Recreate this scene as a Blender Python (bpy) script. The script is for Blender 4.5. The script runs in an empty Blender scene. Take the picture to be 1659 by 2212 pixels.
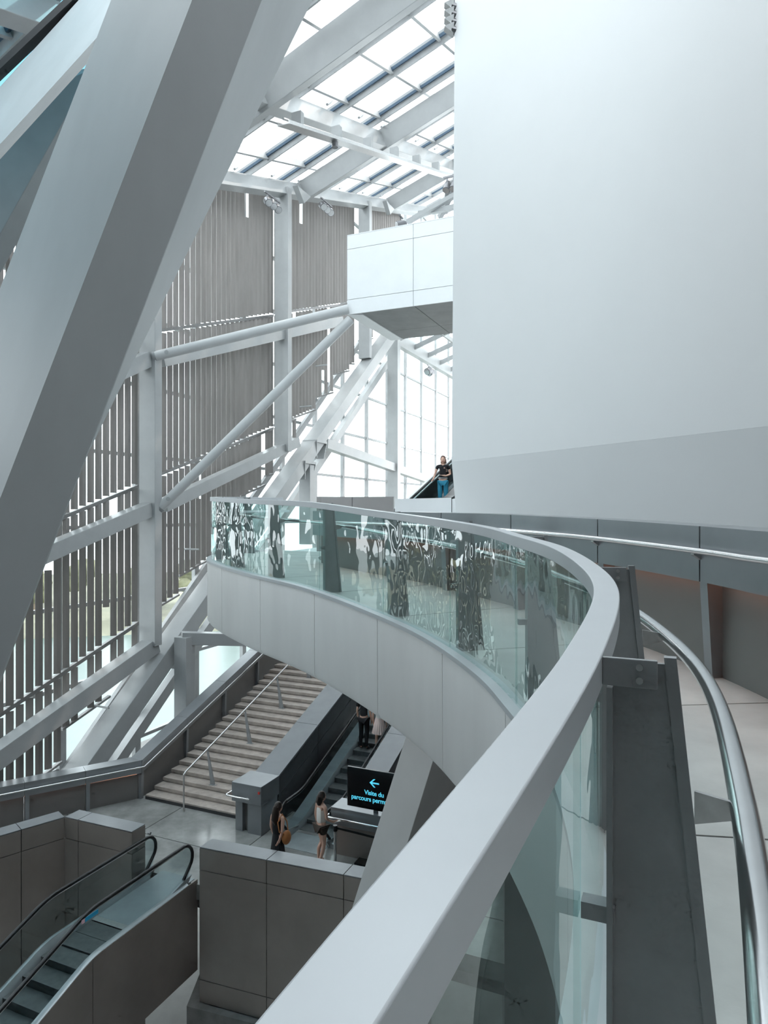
import bpy, bmesh, math, random
from mathutils import Vector, Matrix
random.seed(7)
S = bpy.context.scene
COL = S.collection
V = Vector

# ------------------------------------------------------------------ camera, world, sun, exposure
# all coordinates below are measured from the eye point; OFF lifts them so the lower hall floor is z = 0
F, CX, CY = 1475.0, 829.5, 1106.0
OFF = V((0, 0, 8.4))
cam = bpy.data.cameras.new('camera')
cam.sensor_fit = 'VERTICAL'
cam.sensor_height = 36.0
cam.lens = 36.0 * F / 2212.0
cam.clip_start = 0.05
cam.clip_end = 1000
camo = bpy.data.objects.new('camera', cam)
COL.objects.link(camo)
camo.location = OFF
camo.rotation_euler = (math.radians(90), 0, 0)
S.camera = camo

world = bpy.data.worlds.new('world')
S.world = world
world.use_nodes = True
bg = world.node_tree.nodes['Background']
bg.inputs['Color'].default_value = (0.90, 0.967, 1.0, 1)
bg.inputs['Strength'].default_value = 3.7

sun = bpy.data.lights.new('sun', 'SUN')
sun.energy = 2.2
sun.angle = math.radians(0.6)
sun.color = (1.0, 0.86, 0.76)
suno = bpy.data.objects.new('sun', sun)
COL.objects.link(suno)
suno.location = (30, 50, 60)
suno.rotation_euler = V((-0.45, -0.36, -0.82)).to_track_quat('-Z', 'Y').to_euler()

S.view_settings.view_transform = 'Standard'
S.view_settings.look = 'None'
S.view_settings.exposure = 0.14
S.view_settings.gamma = 1.0
S.view_settings.use_curve_mapping = False
S.cycles.transparent_max_bounces = 16
S.cycles.max_bounces = 7
S.cycles.diffuse_bounces = 4
S.cycles.glossy_bounces = 3
S.cycles.sample_clamp_indirect = 6.0
S.cycles.adaptive_threshold = 0.07
S.cycles.adaptive_min_samples = 10

# ------------------------------------------------------------------ measuring helpers
def ray(x, y): return V(((x - CX) / F, 1.0, -(y - CY) / F))
def at(x, y, Y): return ray(x, y) * Y
def onp(x, y, p, n):
    r = ray(x, y)
    return r * (n.dot(p) / n.dot(r))

D1 = V((.438, 1, .38))                 # climbing direction shared by stairs, facade rails and roof purlins
DH = V((.438, 1, 0)).normalized()      # the same, level
EL = V((DH.y, -DH.x, 0))               # across the hall, to the right
NO = -EL                               # outwards through the facade
UP = V((0, 0, 1))
FP0 = V((-8.0, 23.4, 0))
def fac(x, y, off=0.0): return onp(x, y, FP0 + NO * off, NO)
def fp(Y, z, off=0.0): return V((-8.0 + .438 * (Y - 23.4), Y, z)) + NO * off
def zr(Y, z0): return z0 + .38 * (Y - 23.4)          # a line climbing along the facade
def zdiag(Y): return -7.69 + (Y - 20.86) * .872      # the diagonal lower edge of the louvres
AD = V((-1.884, 1, -.66))
RN = D1.cross(AD).normalized()
if RN.z < 0: RN = -RN
RQ = fac(647, 415)
RD = RN.dot(RQ)
def rp(d, a, off=0.0):
    k = 1 + off / RD
    return (RQ + D1 * d + AD * a) * k
def roofz(x, y): return (RD - RN.x * x - RN.y * y) / RN.z

# ------------------------------------------------------------------ materials
def mat(name, col, rough=.5, metal=0.0, var=.06, scale=3.0, bump=0.0, bscale=40.0, stretch=None, spec=.5):
    m = bpy.data.materials.new(name)
    m.use_nodes = True
    nt = m.node_tree
    b = nt.nodes['Principled BSDF']
    b.inputs['Roughness'].default_value = rough
    b.inputs['Metallic'].default_value = metal
    b.inputs['Specular IOR Level'].default_value = spec
    geo = nt.nodes.new('ShaderNodeNewGeometry')
    mp = nt.nodes.new('ShaderNodeMapping')
    nt.links.new(geo.outputs['Position'], mp.inputs['Vector'])
    if stretch: mp.inputs['Scale'].default_value = stretch
    nz = nt.nodes.new('ShaderNodeTexNoise')
    nz.inputs['Scale'].default_value = scale
    nz.inputs['Detail'].default_value = 4
    nz.inputs['Roughness'].default_value = .6
    nt.links.new(mp.outputs['Vector'], nz.inputs['Vector'])
    cr = nt.nodes.new('ShaderNodeValToRGB')
    lo = [max(0, c * (1 - var * 2)) for c in col]
    hi = [min(1, c * (1 + var)) for c in col]
    cr.color_ramp.elements[0].position = .3
    cr.color_ramp.elements[1].position = .7
    cr.color_ramp.elements[0].color = (*lo, 1)
    cr.color_ramp.elements[1].color = (*hi, 1)
    nt.links.new(nz.outputs['Fac'], cr.inputs['Fac'])
    nt.links.new(cr.outputs['Color'], b.inputs['Base Color'])
    if bump:
        n2 = nt.nodes.new('ShaderNodeTexNoise')
        n2.inputs['Scale'].default_value = bscale
        nt.links.new(geo.outputs['Position'], n2.inputs['Vector'])
        bp = nt.nodes.new('ShaderNodeBump')
        bp.inputs['Strength'].default_value = bump
        bp.inputs['Distance'].default_value = .02
        nt.links.new(n2.outputs['Fac'], bp.inputs['Height'])
        nt.links.new(bp.outputs['Normal'], b.inputs['Normal'])
    return m

def glass(name, tint, refl=1.0, wave=0.0, wscale=1.5, ior=1.5, rough=0.0):
    m = bpy.data.materials.new(name)
    m.use_nodes = True
    nt = m.node_tree
    nt.nodes.remove(nt.nodes['Principled BSDF'])
    out = nt.nodes['Material Output']
    tr = nt.nodes.new('ShaderNodeBsdfTransparent')
    tr.inputs['Color'].default_value = (*tint, 1)
    gl = nt.nodes.new('ShaderNodeBsdfGlossy')
    gl.inputs['Roughness'].default_value = rough
    gl.inputs['Color'].default_value = (refl, refl, refl, 1)
    fr = nt.nodes.new('ShaderNodeFresnel')
    fr.inputs['IOR'].default_value = ior
    mx = nt.nodes.new('ShaderNodeMixShader')
    g0 = nt.nodes.new('ShaderNodeNewGeometry')
    inv = nt.nodes.new('ShaderNodeMath'); inv.operation = 'SUBTRACT'; inv.inputs[0].default_value = 1.0
    mul = nt.nodes.new('ShaderNodeMath'); mul.operation = 'MULTIPLY'
    nt.links.new(g0.outputs['Backfacing'], inv.inputs[1])       # the outer face reflects, the inner one only lets light on
    nt.links.new(inv.outputs[0], mul.inputs[0])
    nt.links.new(fr.outputs['Fac'], mul.inputs[1])
    nt.links.new(mul.outputs[0], mx.inputs['Fac'])
    nt.links.new(tr.outputs[0], mx.inputs[1])
    nt.links.new(gl.outputs[0], mx.inputs[2])
    nt.links.new(mx.outputs[0], out.inputs['Surface'])
    if wave:
        geo = nt.nodes.new('ShaderNodeNewGeometry')
        n2 = nt.nodes.new('ShaderNodeTexNoise')
        n2.inputs['Scale'].default_value = wscale
        n2.inputs['Detail'].default_value = 2
        nt.links.new(geo.outputs['Position'], n2.inputs['Vector'])
        bp = nt.nodes.new('ShaderNodeBump')
        bp.inputs['Strength'].default_value = wave
        bp.inputs['Distance'].default_value = .05
        nt.links.new(n2.outputs['Fac'], bp.inputs['Height'])
        nt.links.new(bp.outputs['Normal'], gl.inputs['Normal'])
    return m

def emit(name, col, st):
    m = bpy.data.materials.new(name)
    m.use_nodes = True
    b = m.node_tree.nodes['Principled BSDF']
    b.inputs['Base Color'].default_value = (*col, 1)
    b.inputs['Emission Color'].default_value = (*col, 1)
    b.inputs['Emission Strength'].default_value = st
    return m

M = {}
M['steel'] = mat('painted_steel', (.355, .365, .37), .32, 0, .03, 2.0, .03, 60)
M['tube'] = mat('tube_paint', (.50, .51, .515), .35, 0, .02, 2)
M['stairpanel'] = mat('stair_parapet_panel', (.20, .19, .188), .4, .3, .04, 1)
M['pillar'] = mat('pillar_paint', (.58, .575, .565), .5, 0, .03, 1)
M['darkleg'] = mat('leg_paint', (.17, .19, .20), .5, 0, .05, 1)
M['greyparapet'] = mat('grey_parapet', (.33, .315, .31), .45, .1, .03, 1)
M['beam'] = mat('painted_plate', (.53, .55, .56), .5, 0, .05, .9, .02, 50, (1, 1, .35))
M['white'] = mat('white_plaster', (.86, .865, .87), .7, 0, .01, .5)
M['bridge'] = mat('white_panel', (.80, .81, .82), .4, 0, .02, 1)
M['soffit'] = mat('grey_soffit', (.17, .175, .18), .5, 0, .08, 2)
M['alu'] = mat('brushed_panel', (.90, .882, .87), .42, .05, .05, .8, 0, 40, (1, 1, .3))
M['cap'] = mat('cap_paint', (.52, .54, .56), .35, .25, .02, 3)
M['post'] = mat('post_paint', (.30, .31, .318), .4, .2, .06, 6, .05, 80)
M['inox'] = mat('polished_stainless', (.72, .73, .74), .16, 1, .03, 12)
M['inoxb'] = mat('satin_stainless', (.62, .62, .62), .3, 1, .06, 20)
M['louvre'] = mat('louvre_metal', (.28, .26, .25), .42, .4, .07, 2.5, 0, 40, (1, 1, .15))
M['dark'] = mat('dark_gasket', (.03, .03, .033), .5)
M['rail'] = mat('louvre_rail_metal', (.22, .215, .215), .4, .4)
M['frame'] = mat('window_frame', (.34, .35, .355), .4)
M['concrete'] = mat('polished_concrete', (.29, .292, .285), .14, 0, .22, 1.1, .02, 9)
M['rampfloor'] = mat('ramp_concrete', (.46, .46, .445), .5, 0, .07, 3, .06, 60)
M['stair'] = mat('stair_concrete', (.41, .355, .32), .6, 0, .12, 4, .05, 30)
M['panel'] = mat('satin_panel', (.32, .28, .258), .36, .35, .05, 1.2)
M['panelcap'] = mat('panel_cap', (.29, .305, .32), .28, .5, .04, 2)
M['clad'] = mat('dark_cladding', (.12, .125, .13), .35, .4, .08, 1.5)
M['rubber'] = mat('black_rubber', (.015, .016, .018), .28)
M['step'] = mat('escalator_step_metal', (.15, .16, .165), .4, .6, .1, 8)
M['deck'] = mat('escalator_deck', (.36, .40, .42), .25, .35, .05, 3)
M['lower'] = mat('lower_floor', (.62, .62, .61), .35, 0, .05, 2)
M['rawconc'] = mat('raw_concrete', (.23, .225, .22), .7, 0, .12, 3, .1, 20)
M['inner'] = mat('parapet_backing', (.22, .21, .205), .5, .1, .04, 1)
M['water'] = mat('river_water', (.085, .13, .125), .3, 0, .05, .12, .5, .35, (1, 3, 1))
M['bank'] = mat('bank_grass', (.20, .20, .15), .9, 0, .3, .08)
M['leaf'] = mat('tree_leaf', (.17, .17, .10), .9, 0, .3, .6)
M['trunk'] = mat('tree_trunk', (.2, .15, .1), .9)
M['lampbody'] = mat('lamp_body', (.20, .20, .21), .3, .7)
M['lamplens'] = mat('lamp_lens', (.55, .55, .56), .1, .8)
M['screen'] = mat('screen_black', (.006, .008, .010), .15)
M['screentext'] = emit('screen_text', (.10, .62, .85), .75)
M['led'] = emit('led_strip', (1.0, .40, .22), 5.0)
M['sticker'] = mat('blue_sticker', (.02, .35, .6), .4)
M['stickerw'] = mat('pink_sticker', (.8, .5, .55), .4)
M['skin'] = mat('skin', (.70, .43, .33), .5)
M['hair'] = mat('dark_hair', (.035, .022, .018), .45)
M['hairb'] = mat('brown_hair', (.12, .06, .045), .5)
M['blackcloth'] = mat('black_cloth', (.014, .014, .018), .8)
M['whitecloth'] = mat('white_cloth', (.80, .76, .72), .8)
M['browncloth'] = mat('brown_cloth', (.075, .055, .045), .8)
M['jeans'] = mat('blue_denim', (.03, .26, .40), .8)
M['pinkcloth'] = mat('pink_cloth', (.80, .62, .58), .8)
M['leather'] = mat('tan_leather', (.50, .20, .07), .5)
M['redlip'] = mat('lip', (.5, .15, .13), .5)
M['shoe'] = mat('shoe', (.05, .05, .06), .5)
M['belt'] = mat('belt', (.6, .6, .62), .3, .8)
M['gwall'] = glass('curtain_glass', (.965, .985, .985), 1.0)
M['groof'] = glass('roof_glass', (.965, .98, .985), 1.0)
M['gbal'] = glass('balustrade_glass', (.80, .905, .893), 1.0, .2, 2.2, 1.8)
M['gesc'] = glass('escalator_glass', (.80, .86, .865), .8, 0, 1, 1.5)
M['teal'] = glass('solar_glass', (.34, .50, .55), 1.0)

# ------------------------------------------------------------------ mesh helpers
class MB:
    def __init__(s): s.v, s.f, s.mi = [], [], []
    def add(s, vs, fs, mi=0):
        o = len(s.v)
        s.v += [V(p) for p in vs]
        s.f += [tuple(i + o for i in f) for f in fs]
        s.mi += [mi] * len(fs)
        return s
    def box(s, c, ax, ay, az, mi=0):      # centre and three half axes
        c = V(c); vs = []
        for i in (-1, 1):
            for j in (-1, 1):
                for k in (-1, 1): vs.append(c + ax * i + ay * j + az * k)
        fs = [(0, 1, 3, 2), (4, 6, 7, 5), (0, 4, 5, 1), (2, 3, 7, 6), (0, 2, 6, 4), (1, 5, 7, 3)]
        return s.add(vs, fs, mi)
    def beam(s, p0, p1, w, h, up=UP, mi=0):
        p0, p1 = V(p0), V(p1)
        t = (p1 - p0).normalized()
        sd = t.cross(V(up)).normalized()
        u = sd.cross(t)
        return s.box((p0 + p1) / 2, (p1 - p0) / 2, sd * w / 2, u * h / 2, mi)
    def prism(s, poly, ext, mi=0):
        poly = [V(p) for p in poly]; n = len(poly); ext = V(ext)
        vs = poly + [p + ext for p in poly]
        fs = [tuple(range(n)), tuple(range(2 * n - 1, n - 1, -1))]
        fs += [(i, i + n, (i + 1) % n + n, (i + 1) % n) for i in range(n)]
        return s.add(vs, fs, mi)
    def loft(s, rings, cap=True, closed=True, mi=0):
        n = len(rings[0]); vs = [p for r in rings for p in r]; fs = []
        for i in range(len(rings) - 1):
            for j in range(n if closed else n - 1):
                k = (j + 1) % n
                fs.append((i * n + j, i * n + k, (i + 1) * n + k, (i + 1) * n + j))
        if cap and closed:
            fs.append(tuple(range(n - 1, -1, -1)))
            fs.append(tuple((len(rings) - 1) * n + j for j in range(n)))
        return s.add(vs, fs, mi)
    def tube(s, path, r, n=12, mi=0):
        path = [V(p) for p in path]
        rs = r if isinstance(r, (list, tuple)) else [r] * len(path)
        t0 = (path[1] - path[0]).normalized()
        a = UP if abs(t0.z) < .9 else V((1, 0, 0))
        nrm = (a - t0 * a.dot(t0)).normalized()
        rings = []
        for i, p in enumerate(path):
            if i == 0: t = t0
            elif i == len(path) - 1: t = (path[i] - path[i - 1]).normalized()
            else: t = ((path[i + 1] - p).normalized() + (p - path[i - 1]).normalized()).normalized()
            nrm = (nrm - t * nrm.dot(t)).normalized()
            b = t.cross(nrm)
            rings.append([p + (nrm * math.cos(2 * math.pi * k / n) + b * math.sin(2 * math.pi * k / n)) * rs[i] for k in range(n)])
        return s.loft(rings, mi=mi)
    def sweep(s, path, prof, mi=0):       # prof: (sideways, vertical) pairs, closed
        return s.loft([[p + nn * a + UP * b for a, b in prof] for p, nn in path], mi=mi)
    def sphere(s, c, r, n=10, m=7, mi=0, sc=(1, 1, 1)):
        c = V(c)
        rings = []
        for i in range(1, m):
            th = math.pi * i / m
            rings.append([c + V((r * math.sin(th) * math.cos(2 * math.pi * k / n) * sc[0],
                                 r * math.sin(th) * math.sin(2 * math.pi * k / n) * sc[1],
                                 r * math.cos(th) * sc[2])) for k in range(n)])
        return s.loft(rings, mi=mi)

WL = {}
def setp(o, label=None, cat=None, group=None, kind=None):
    if label: o['label'] = label
    if cat: o['category'] = cat
    if group: o['group'] = group
    if kind: o['kind'] = kind
def link(name, me, verts_base, parent):
    o = bpy.data.objects.new(name, me)
    COL.objects.link(o)
    base = verts_base
    WL[o] = base
    if parent:
        o.parent = parent
        o.location = base - WL[parent]
    else:
        o.location = base
    return o
def mk(name, mb, m, parent=None, label=None, cat=None, group=None, kind=None, smooth=False, bevel=0.0):
    vs = [p + OFF for p in mb.v]
    lo = V((min(p.x for p in vs), min(p.y for p in vs), min(p.z for p in vs)))
    hi = V((max(p.x for p in vs), max(p.y for p in vs), max(p.z for p in vs)))
    base = V(((lo.x + hi.x) / 2, (lo.y + hi.y) / 2, lo.z))
    me = bpy.data.meshes.new(name)
    me.from_pydata([p - base for p in vs], [], mb.f)
    ms = m if isinstance(m, (list, tuple)) else [m]
    for q in ms: me.materials.append(q)
    if len(ms) > 1: me.polygons.foreach_set('material_index', mb.mi)
    bm = bmesh.new(); bm.from_mesh(me)
    bmesh.ops.recalc_face_normals(bm, faces=bm.faces)
    bm.to_mesh(me); bm.free()
    if smooth:
        me.polygons.foreach_set('use_smooth', [True] * len(me.polygons))
        me.set_sharp_from_angle(angle=math.radians(40))
    o = link(name, me, base, parent)
    setp(o, label, cat, group, kind)
    if bevel:
        bv = o.modifiers.new('bevel', 'BEVEL')
        bv.width = bevel; bv.segments = 2; bv.limit_method = 'ANGLE'
    return o
def thing(name, loc, label=None, cat=None, group=None, kind=None, parent=None):
    o = bpy.data.objects.new(name, None)
    COL.objects.link(o)
    o.empty_display_size = .2
    base = V(loc) + OFF
    WL[o] = base
    if parent:
        o.parent = parent; o.location = base - WL[parent]
    else: o.location = base
    setp(o, label, cat, group, kind)
    return o
def B(p0, p1, w, h, up=UP): return MB().beam(p0, p1, w, h, up)
def quadpane(ps, n, th):                 # thin pane from a polygon
    return MB().prism([p - n * th / 2 for p in ps], n * th)

def spline(pts, step):                   # centripetal Catmull-Rom, resampled evenly
    P = [V(p) for p in pts]
    P = [P[0] * 2 - P[1]] + P + [P[-1] * 2 - P[-2]]
    out = []
    for i in range(1, len(P) - 2):
        p0, p1, p2, p3 = P[i - 1:i + 3]
        t0 = 0; t1 = t0 + (p1 - p0).length ** .5; t2 = t1 + (p2 - p1).length ** .5; t3 = t2 + (p3 - p2).length ** .5
        for k in range(30):
            t = t1 + (t2 - t1) * k / 30
            a1 = p0 * ((t1 - t) / (t1 - t0)) + p1 * ((t - t0) / (t1 - t0))
            a2 = p1 * ((t2 - t) / (t2 - t1)) + p2 * ((t - t1) / (t2 - t1))
            a3 = p2 * ((t3 - t) / (t3 - t2)) + p3 * ((t - t2) / (t3 - t2))
            b1 = a1 * ((t2 - t) / (t2 - t0)) + a2 * ((t - t0) / (t2 - t0))
            b2 = a2 * ((t3 - t) / (t3 - t1)) + a3 * ((t - t1) / (t3 - t1))
            out.append(b1 * ((t2 - t) / (t2 - t1)) + b2 * ((t - t1) / (t2 - t1)))
    out.append(P[-2])
    L = [0]
    for i in range(1, len(out)): L.append(L[-1] + (out[i] - out[i - 1]).length)
    return out, L
class Curve:
    def __init__(s, pts): s.p, s.l = spline(pts, .05); s.L = s.l[-1]
    def pt(s, t):
        t = max(0, min(s.L, t))
        lo, hi = 0, len(s.l) - 1
        while hi - lo > 1:
            md = (lo + hi) // 2
            if s.l[md] <= t: lo = md
            else: hi = md
        k = (t - s.l[lo]) / max(1e-9, s.l[hi] - s.l[lo])
        return s.p[lo].lerp(s.p[hi], k)
    def nrm(s, t):
        d = s.pt(t + .12) - s.pt(t - .12)
        d.z = 0; d.normalize()
        return V((d.y, -d.x, 0))
    def path(s, a, b, step=.12):
        n = max(2, int(math.ceil((b - a) / step)) + 1)
        return [(s.pt(a + (b - a) * i / (n - 1)), s.nrm(a + (b - a) * i / (n - 1))) for i in range(n)]
    def near(s, x, y): return min(range(len(s.p)), key=lambda i: (s.p[i].x - x) ** 2 + (s.p[i].y - y) ** 2)
    def par(s, x, y): return s.l[s.near(x, y)]

# ================================================================== THE SETTING
FZ = -8.4        # lower hall floor
LZ = -12.6       # level below

# stair frame: l across to the right, d along the climb, z up
SL0 = V((-6.98, 20.0, FZ))
def st(l, d, z=0.0): return SL0 + EL * l + DH * d + UP * z
SLP = .348

# ---- right-hand white volume
wp = [(1.19, 12), (3.94, 7.0), (7.9, -.2), (7.9, -6), (13, -6), (13, 40), (6.6, 40), (4.2, 27)]
mb = MB()
bot = [V((x, y, .88)) for x, y in wp]
top = [V((x + .09, y, roofz(x, y) + .5)) for x, y in wp]
mb.loft([bot, top])
wr = mk('wall_right', mb, M['white'], kind='structure')
low = []
ins = V((.877, .482, 0)) * .35
for i, (x, y) in enumerate(wp):
    low.append(V((x, y, -2.4)) + (ins if i in (0, 1, 2) else V((.1, 0, 0))))
mk('lower_wall', MB().loft([low, [p - UP * .001 for p in bot]]), M['white'], wr)

# ---- closing walls added outside the view to keep sky light out
mk('wall_back', MB().box(V((-4, -6.3, 1)), V((18, 0, 0)), V((0, .3, 0)), V((0, 0, 14))), M['clad'], kind='structure')
a, b = fp(-6.5, LZ, .4), fp(14.2, LZ, .4)
mk('wall_left', MB().prism([a, b, b + UP * 15, a + UP * 15], NO * .3), M['inner'], kind='structure')  # unseen; stops low so sky light enters only from the upper left
wi = [V((x, y, LZ)) + V((1.0, .4, 0)) for x, y in wp[:4]] + [V((x, y, LZ)) + V((.4, 0, 0)) for x, y in wp[4:]]
mk('wall_hall', MB().loft([wi, [V((p.x, p.y, -2.41)) for p in wi]]), M['inner'], kind='structure')
mk('wall_far', MB().prism([fp(58, LZ, 1), fp(58, LZ, 1) + EL * 16, fp(58, -1, 1) + EL * 16, fp(58, -1, 1)], DH * .3), M['bridge'], kind='structure')

# ---- floors
def poly_floor(name, pts, z, th, m, **k):
    return mk(name, MB().prism([V((p[0], p[1], z)) for p in pts], (0, 0, -th)), m, **k)
mk('ground_slab', MB().prism([V((-22, -7, LZ)), V((13, -7, LZ)), V((13, 60, LZ)), V((3, 60, LZ)), fp(14, LZ, .3)], (0, 0, -.4)), M['lower'],
   label='pale floor of the level below the escalator', cat='floor', kind='structure')
FL = thing('floor', (-4, 20, FZ - .4), kind='structure')
# slabs of polished concrete in the hall, joints between them
for q in ([(-4.5, -6.6), (-.8, -6.4), (.5, -3.4), (1.3, -3.4), (1.3, -1.7), (-4.5, -1.7)],
          [(1.33, -3.45), (3.0, -3.45), (3.0, -1.7), (1.33, -1.7)], [(3.02, -3.1), (4.95, -3.1), (4.95, -1.7), (3.02, -1.7)],
          [(4.97, -3.0), (7.4, -3.0), (7.4, -1.7), (4.97, -1.7)], [(7.42, -3.0), (14, -3.0), (14, -1.7), (7.42, -1.7)],
          [(-4.5, -1.675), (1.35, -1.675), (1.35, 1), (-4.5, 1)], [(1.375, -1.675), (4.4, -1.675), (4.4, 1), (1.375, 1)],
          [(4.425, -1.675), (7.4, -1.675), (7.4, 1), (4.425, 1)], [(7.425, -1.675), (14, -1.675), (14, 6), (7.425, 6)]):
    mk('floor_slab', MB().prism([st(l, d) for l, d in q], (0, 0, -.35)), M['concrete'], FL)
mk('under_slab', MB().prism([st(-4.5, -2.9, -.36), st(14, -2.9, -.36), st(14, 9, -.36), st(-4.5, 9, -.36)], (0, 0, -.3)), M['rawconc'], FL)

# ---- river, far bank, trees
mk('river', MB().prism([V((-400, 17, -19.5)), V((200, 17, -19.5)), V((200, 190, -19.5)), V((-400, 190, -19.5))], (0, 0, -.5)), M['water'],
   label='pale green river water seen through the glazing', cat='river', kind='stuff')
prof = [(118, -19.8), (122, -17.6), (132, -16.5), (190, -15.5), (190, -20.5), (118, -20.5)]
mk('river_bank', MB().loft([[V((x, y + .25 * x, z)) for y, z in prof] for x in (-160, -90, -40, 40)]), M['bank'],
   label='far green river bank beyond the water', cat='bank', kind='structure')
for k in range(15):
    x = -112 + k * 7.6 + random.uniform(-1, 1)
    y = 132 + .25 * x + random.uniform(-3, 3)
    h = random.uniform(7, 10)
    t = thing('bank_tree', (x, y, -17.3), 'small leafy tree on the far river bank seen between louvre blades', 'tree', 'trees on the far bank')
    mk('trunk', MB().tube([V((x, y, -17.4)), V((x, y, -17.4 + h * .5))], [.3, .15], 6), M['trunk'], t)
    mb = MB()
    for q in range(6):
        mb.sphere(V((x + random.uniform(-1.4, 1.4), y + random.uniform(-1.4, 1.4), -17.4 + h * random.uniform(.4, .85))), random.uniform(1.3, 2.1), 9, 6)
    mk('crown', mb, M['leaf'], t, smooth=True)

# ================================================================== FACADE
MY = [41.6 + 2.95 * k for k in range(-9, 6)]
RZ = [2.02 + 2.52 * k for k in range(-7, 9)]
def ftop(Y): return RQ.z + .38 * (Y - RQ.y) + .3
GOFF = 1.25
W1 = thing('window_1', fp(MY[0], RZ[0], GOFF), kind='structure')
mname = M['frame']
for Y in MY:
    mk('mullion', B(fp(Y, RZ[0], GOFF - .1), fp(Y, ftop(Y), GOFF - .1), .16, .26, DH), mname, W1)
for z in RZ:
    Ys = max(MY[0], RQ.y + (z - .3 - RQ.z) / .38)
    if Ys < MY[-1] - 1:
        mk('transom', B(fp(Ys, z, GOFF - .06), fp(MY[-1], z, GOFF - .06), .15, .12), mname, W1)
for i in range(len(MY) - 1):
    for j in range(len(RZ) - 1):
        y0, y1, z0, z1 = MY[i], MY[i + 1], RZ[j], RZ[j + 1]
        if z0 > ftop(y0) - .2: continue
        q = [fp(y0, z0, GOFF), fp(y1, z0, GOFF), fp(y1, min(z1, ftop(y1)), GOFF), fp(y0, min(z1, ftop(y0)), GOFF)]
        mk('pane', quadpane(q, NO, .02), M['gwall'], W1)

# columns standing inside the glazing
def column(Y, z0, z1, label, d=.7, w=.34, off=0.0):
    o = mk('facade_column', MB().box(fp(Y, (z0 + z1) / 2, off), NO * d / 2, DH * w / 2, UP * ((z1 - z0) / 2)), M['steel'], label=label, cat='column', bevel=.012)
    return o
column(23.4, -4.55, ftop(23.4) - .3, 'tall grey steel column where both round tubes start at the louvres')
column(31.17, 2.75, ftop(31.2) - .3, 'tall grey steel column between the two wide louvre bays')
column(39.2, 8.8, ftop(39.2) - .3, 'far steel column whose top shows left of the white bridge box')
column(43.1, -3.0, 12.3, 'pale column standing below the white bridge in front of bright glazing', .7, .5)

# climbing facade beams
def fbeam(a, b, w, h, label, off=0.0):
    return mk('facade_beam', B(fac(*a, off), fac(*b, off), w, h), M['steel'], label=label, cat='beam', bevel=.012)
fbeam((-130, 1724), (331, 1392), .5, .52, 'lowest climbing facade beam, above the left stair parapet')
fbeam((20, 1228), (318, 1101), .46, .48, 'climbing facade beam left of the first column, halfway up')
fbeam((350, 1093), (640, 955), .42, .44, 'climbing facade beam between the two columns, behind the thin end of the diagonal tube')
fbeam((200, 828), (318, 776), .42, .5, 'short facade beam beside the large leaning beam, at the upper tube end')
fbeam((345, 779), (735, 694), .4, .46, 'sunlit facade beam running just under the upper round tube')
# diagonal beam at the foot of the louvres
mk('diagonal_beam', B(fac(140, 1718, -.1), fac(842, 722, -.1), .75, .62), M['steel'], label='long diagonal box beam along the lower edge of the louvres', cat='beam', bevel=.015)
mk('diagonal_frame', B(fac(215, 1700, .8), fac(868, 735, .8), .3, .4), M['steel'], label='thinner diagonal beam below and parallel to the long box beam', cat='beam')
mk('diagonal_sill', B(fac(118, 1700, 1.0), fac(790, 722, 1.0), .16, .3), M['frame'], label='slim glazing sill following the stepped louvre ends', cat='sill')
# knuckles with posts
def knuckle(x, y, lab, h, w=.75):
    c = fac(x, y, -.15)
    k = thing('beam_bracket', c, lab, 'bracket')
    mk('plate', MB().box(c, EL * w * .55, DH * .5, UP * .06), M['steel'], k)
    for s in (-1, 1):
        mk('gusset', MB().prism([c + DH * .5 * s + EL * .4, c + DH * .5 * s - EL * .4, c + DH * .35 * s - EL * .15 - UP * h, c + DH * .35 * s + EL * .3 - UP * h], DH * .05), M['steel'], k)
knuckle(382, 1385, 'steel bracket plate on the diagonal beam at the foot of the first column', .9)
knuckle(680, 955, 'upper steel bracket plate on the diagonal beam beside bright glazing', .8)
knuckle(655, 1000, 'lower of two close bracket plates on the upper diagonal beam', .8)
mk('glazing_post', MB().box(at(399, 1475, 23.6), EL * .26, DH * .24, UP * 1.6), M['steel'], label='short pale post under the bracket at the river windows', cat='post', bevel=.01)
mk('glazing_beam', B(at(392, 1378, 23.6), at(640, 1384, 25.2), .4, .42), M['steel'], label='level beam from the short post to behind the ramp', cat='beam', bevel=.01)
mk('glazing_post', MB().box(fac(664, 1090, -.2), EL * .3, DH * .27, UP * 1.9), M['steel'], label='pale post under the upper brackets left of bright glazing', cat='post', bevel=.01)
mk('glazing_beam', B(fac(700, 958), fac(985, 1058), .45, .5), M['steel'], label='level beam crossing the bright glazing toward the descending woman', cat='beam', bevel=.01)
for i, (x, y) in enumerate([(505, 1200), (673, 877), (706, 788), (430, 1187), (235, 1530)]):
    p = fac(x, y, -.1)
    mk('stay_rod', MB().tube([p, p + NO * 1.2 + DH * .1], .035, 8), M['steel'], label=['thin stay rod behind the left end of the glass balustrade', 'thin stay rod on the diagonal beam just above its upper brackets', 'thin stay rod highest on the diagonal beam, below the bridge', 'thin stay rod at the louvre edge left of the ramp end', 'lowest thin stay rod, by the river window above the stair parapet'][i], cat='rod', group='stay rods along the diagonal beam')

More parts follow.
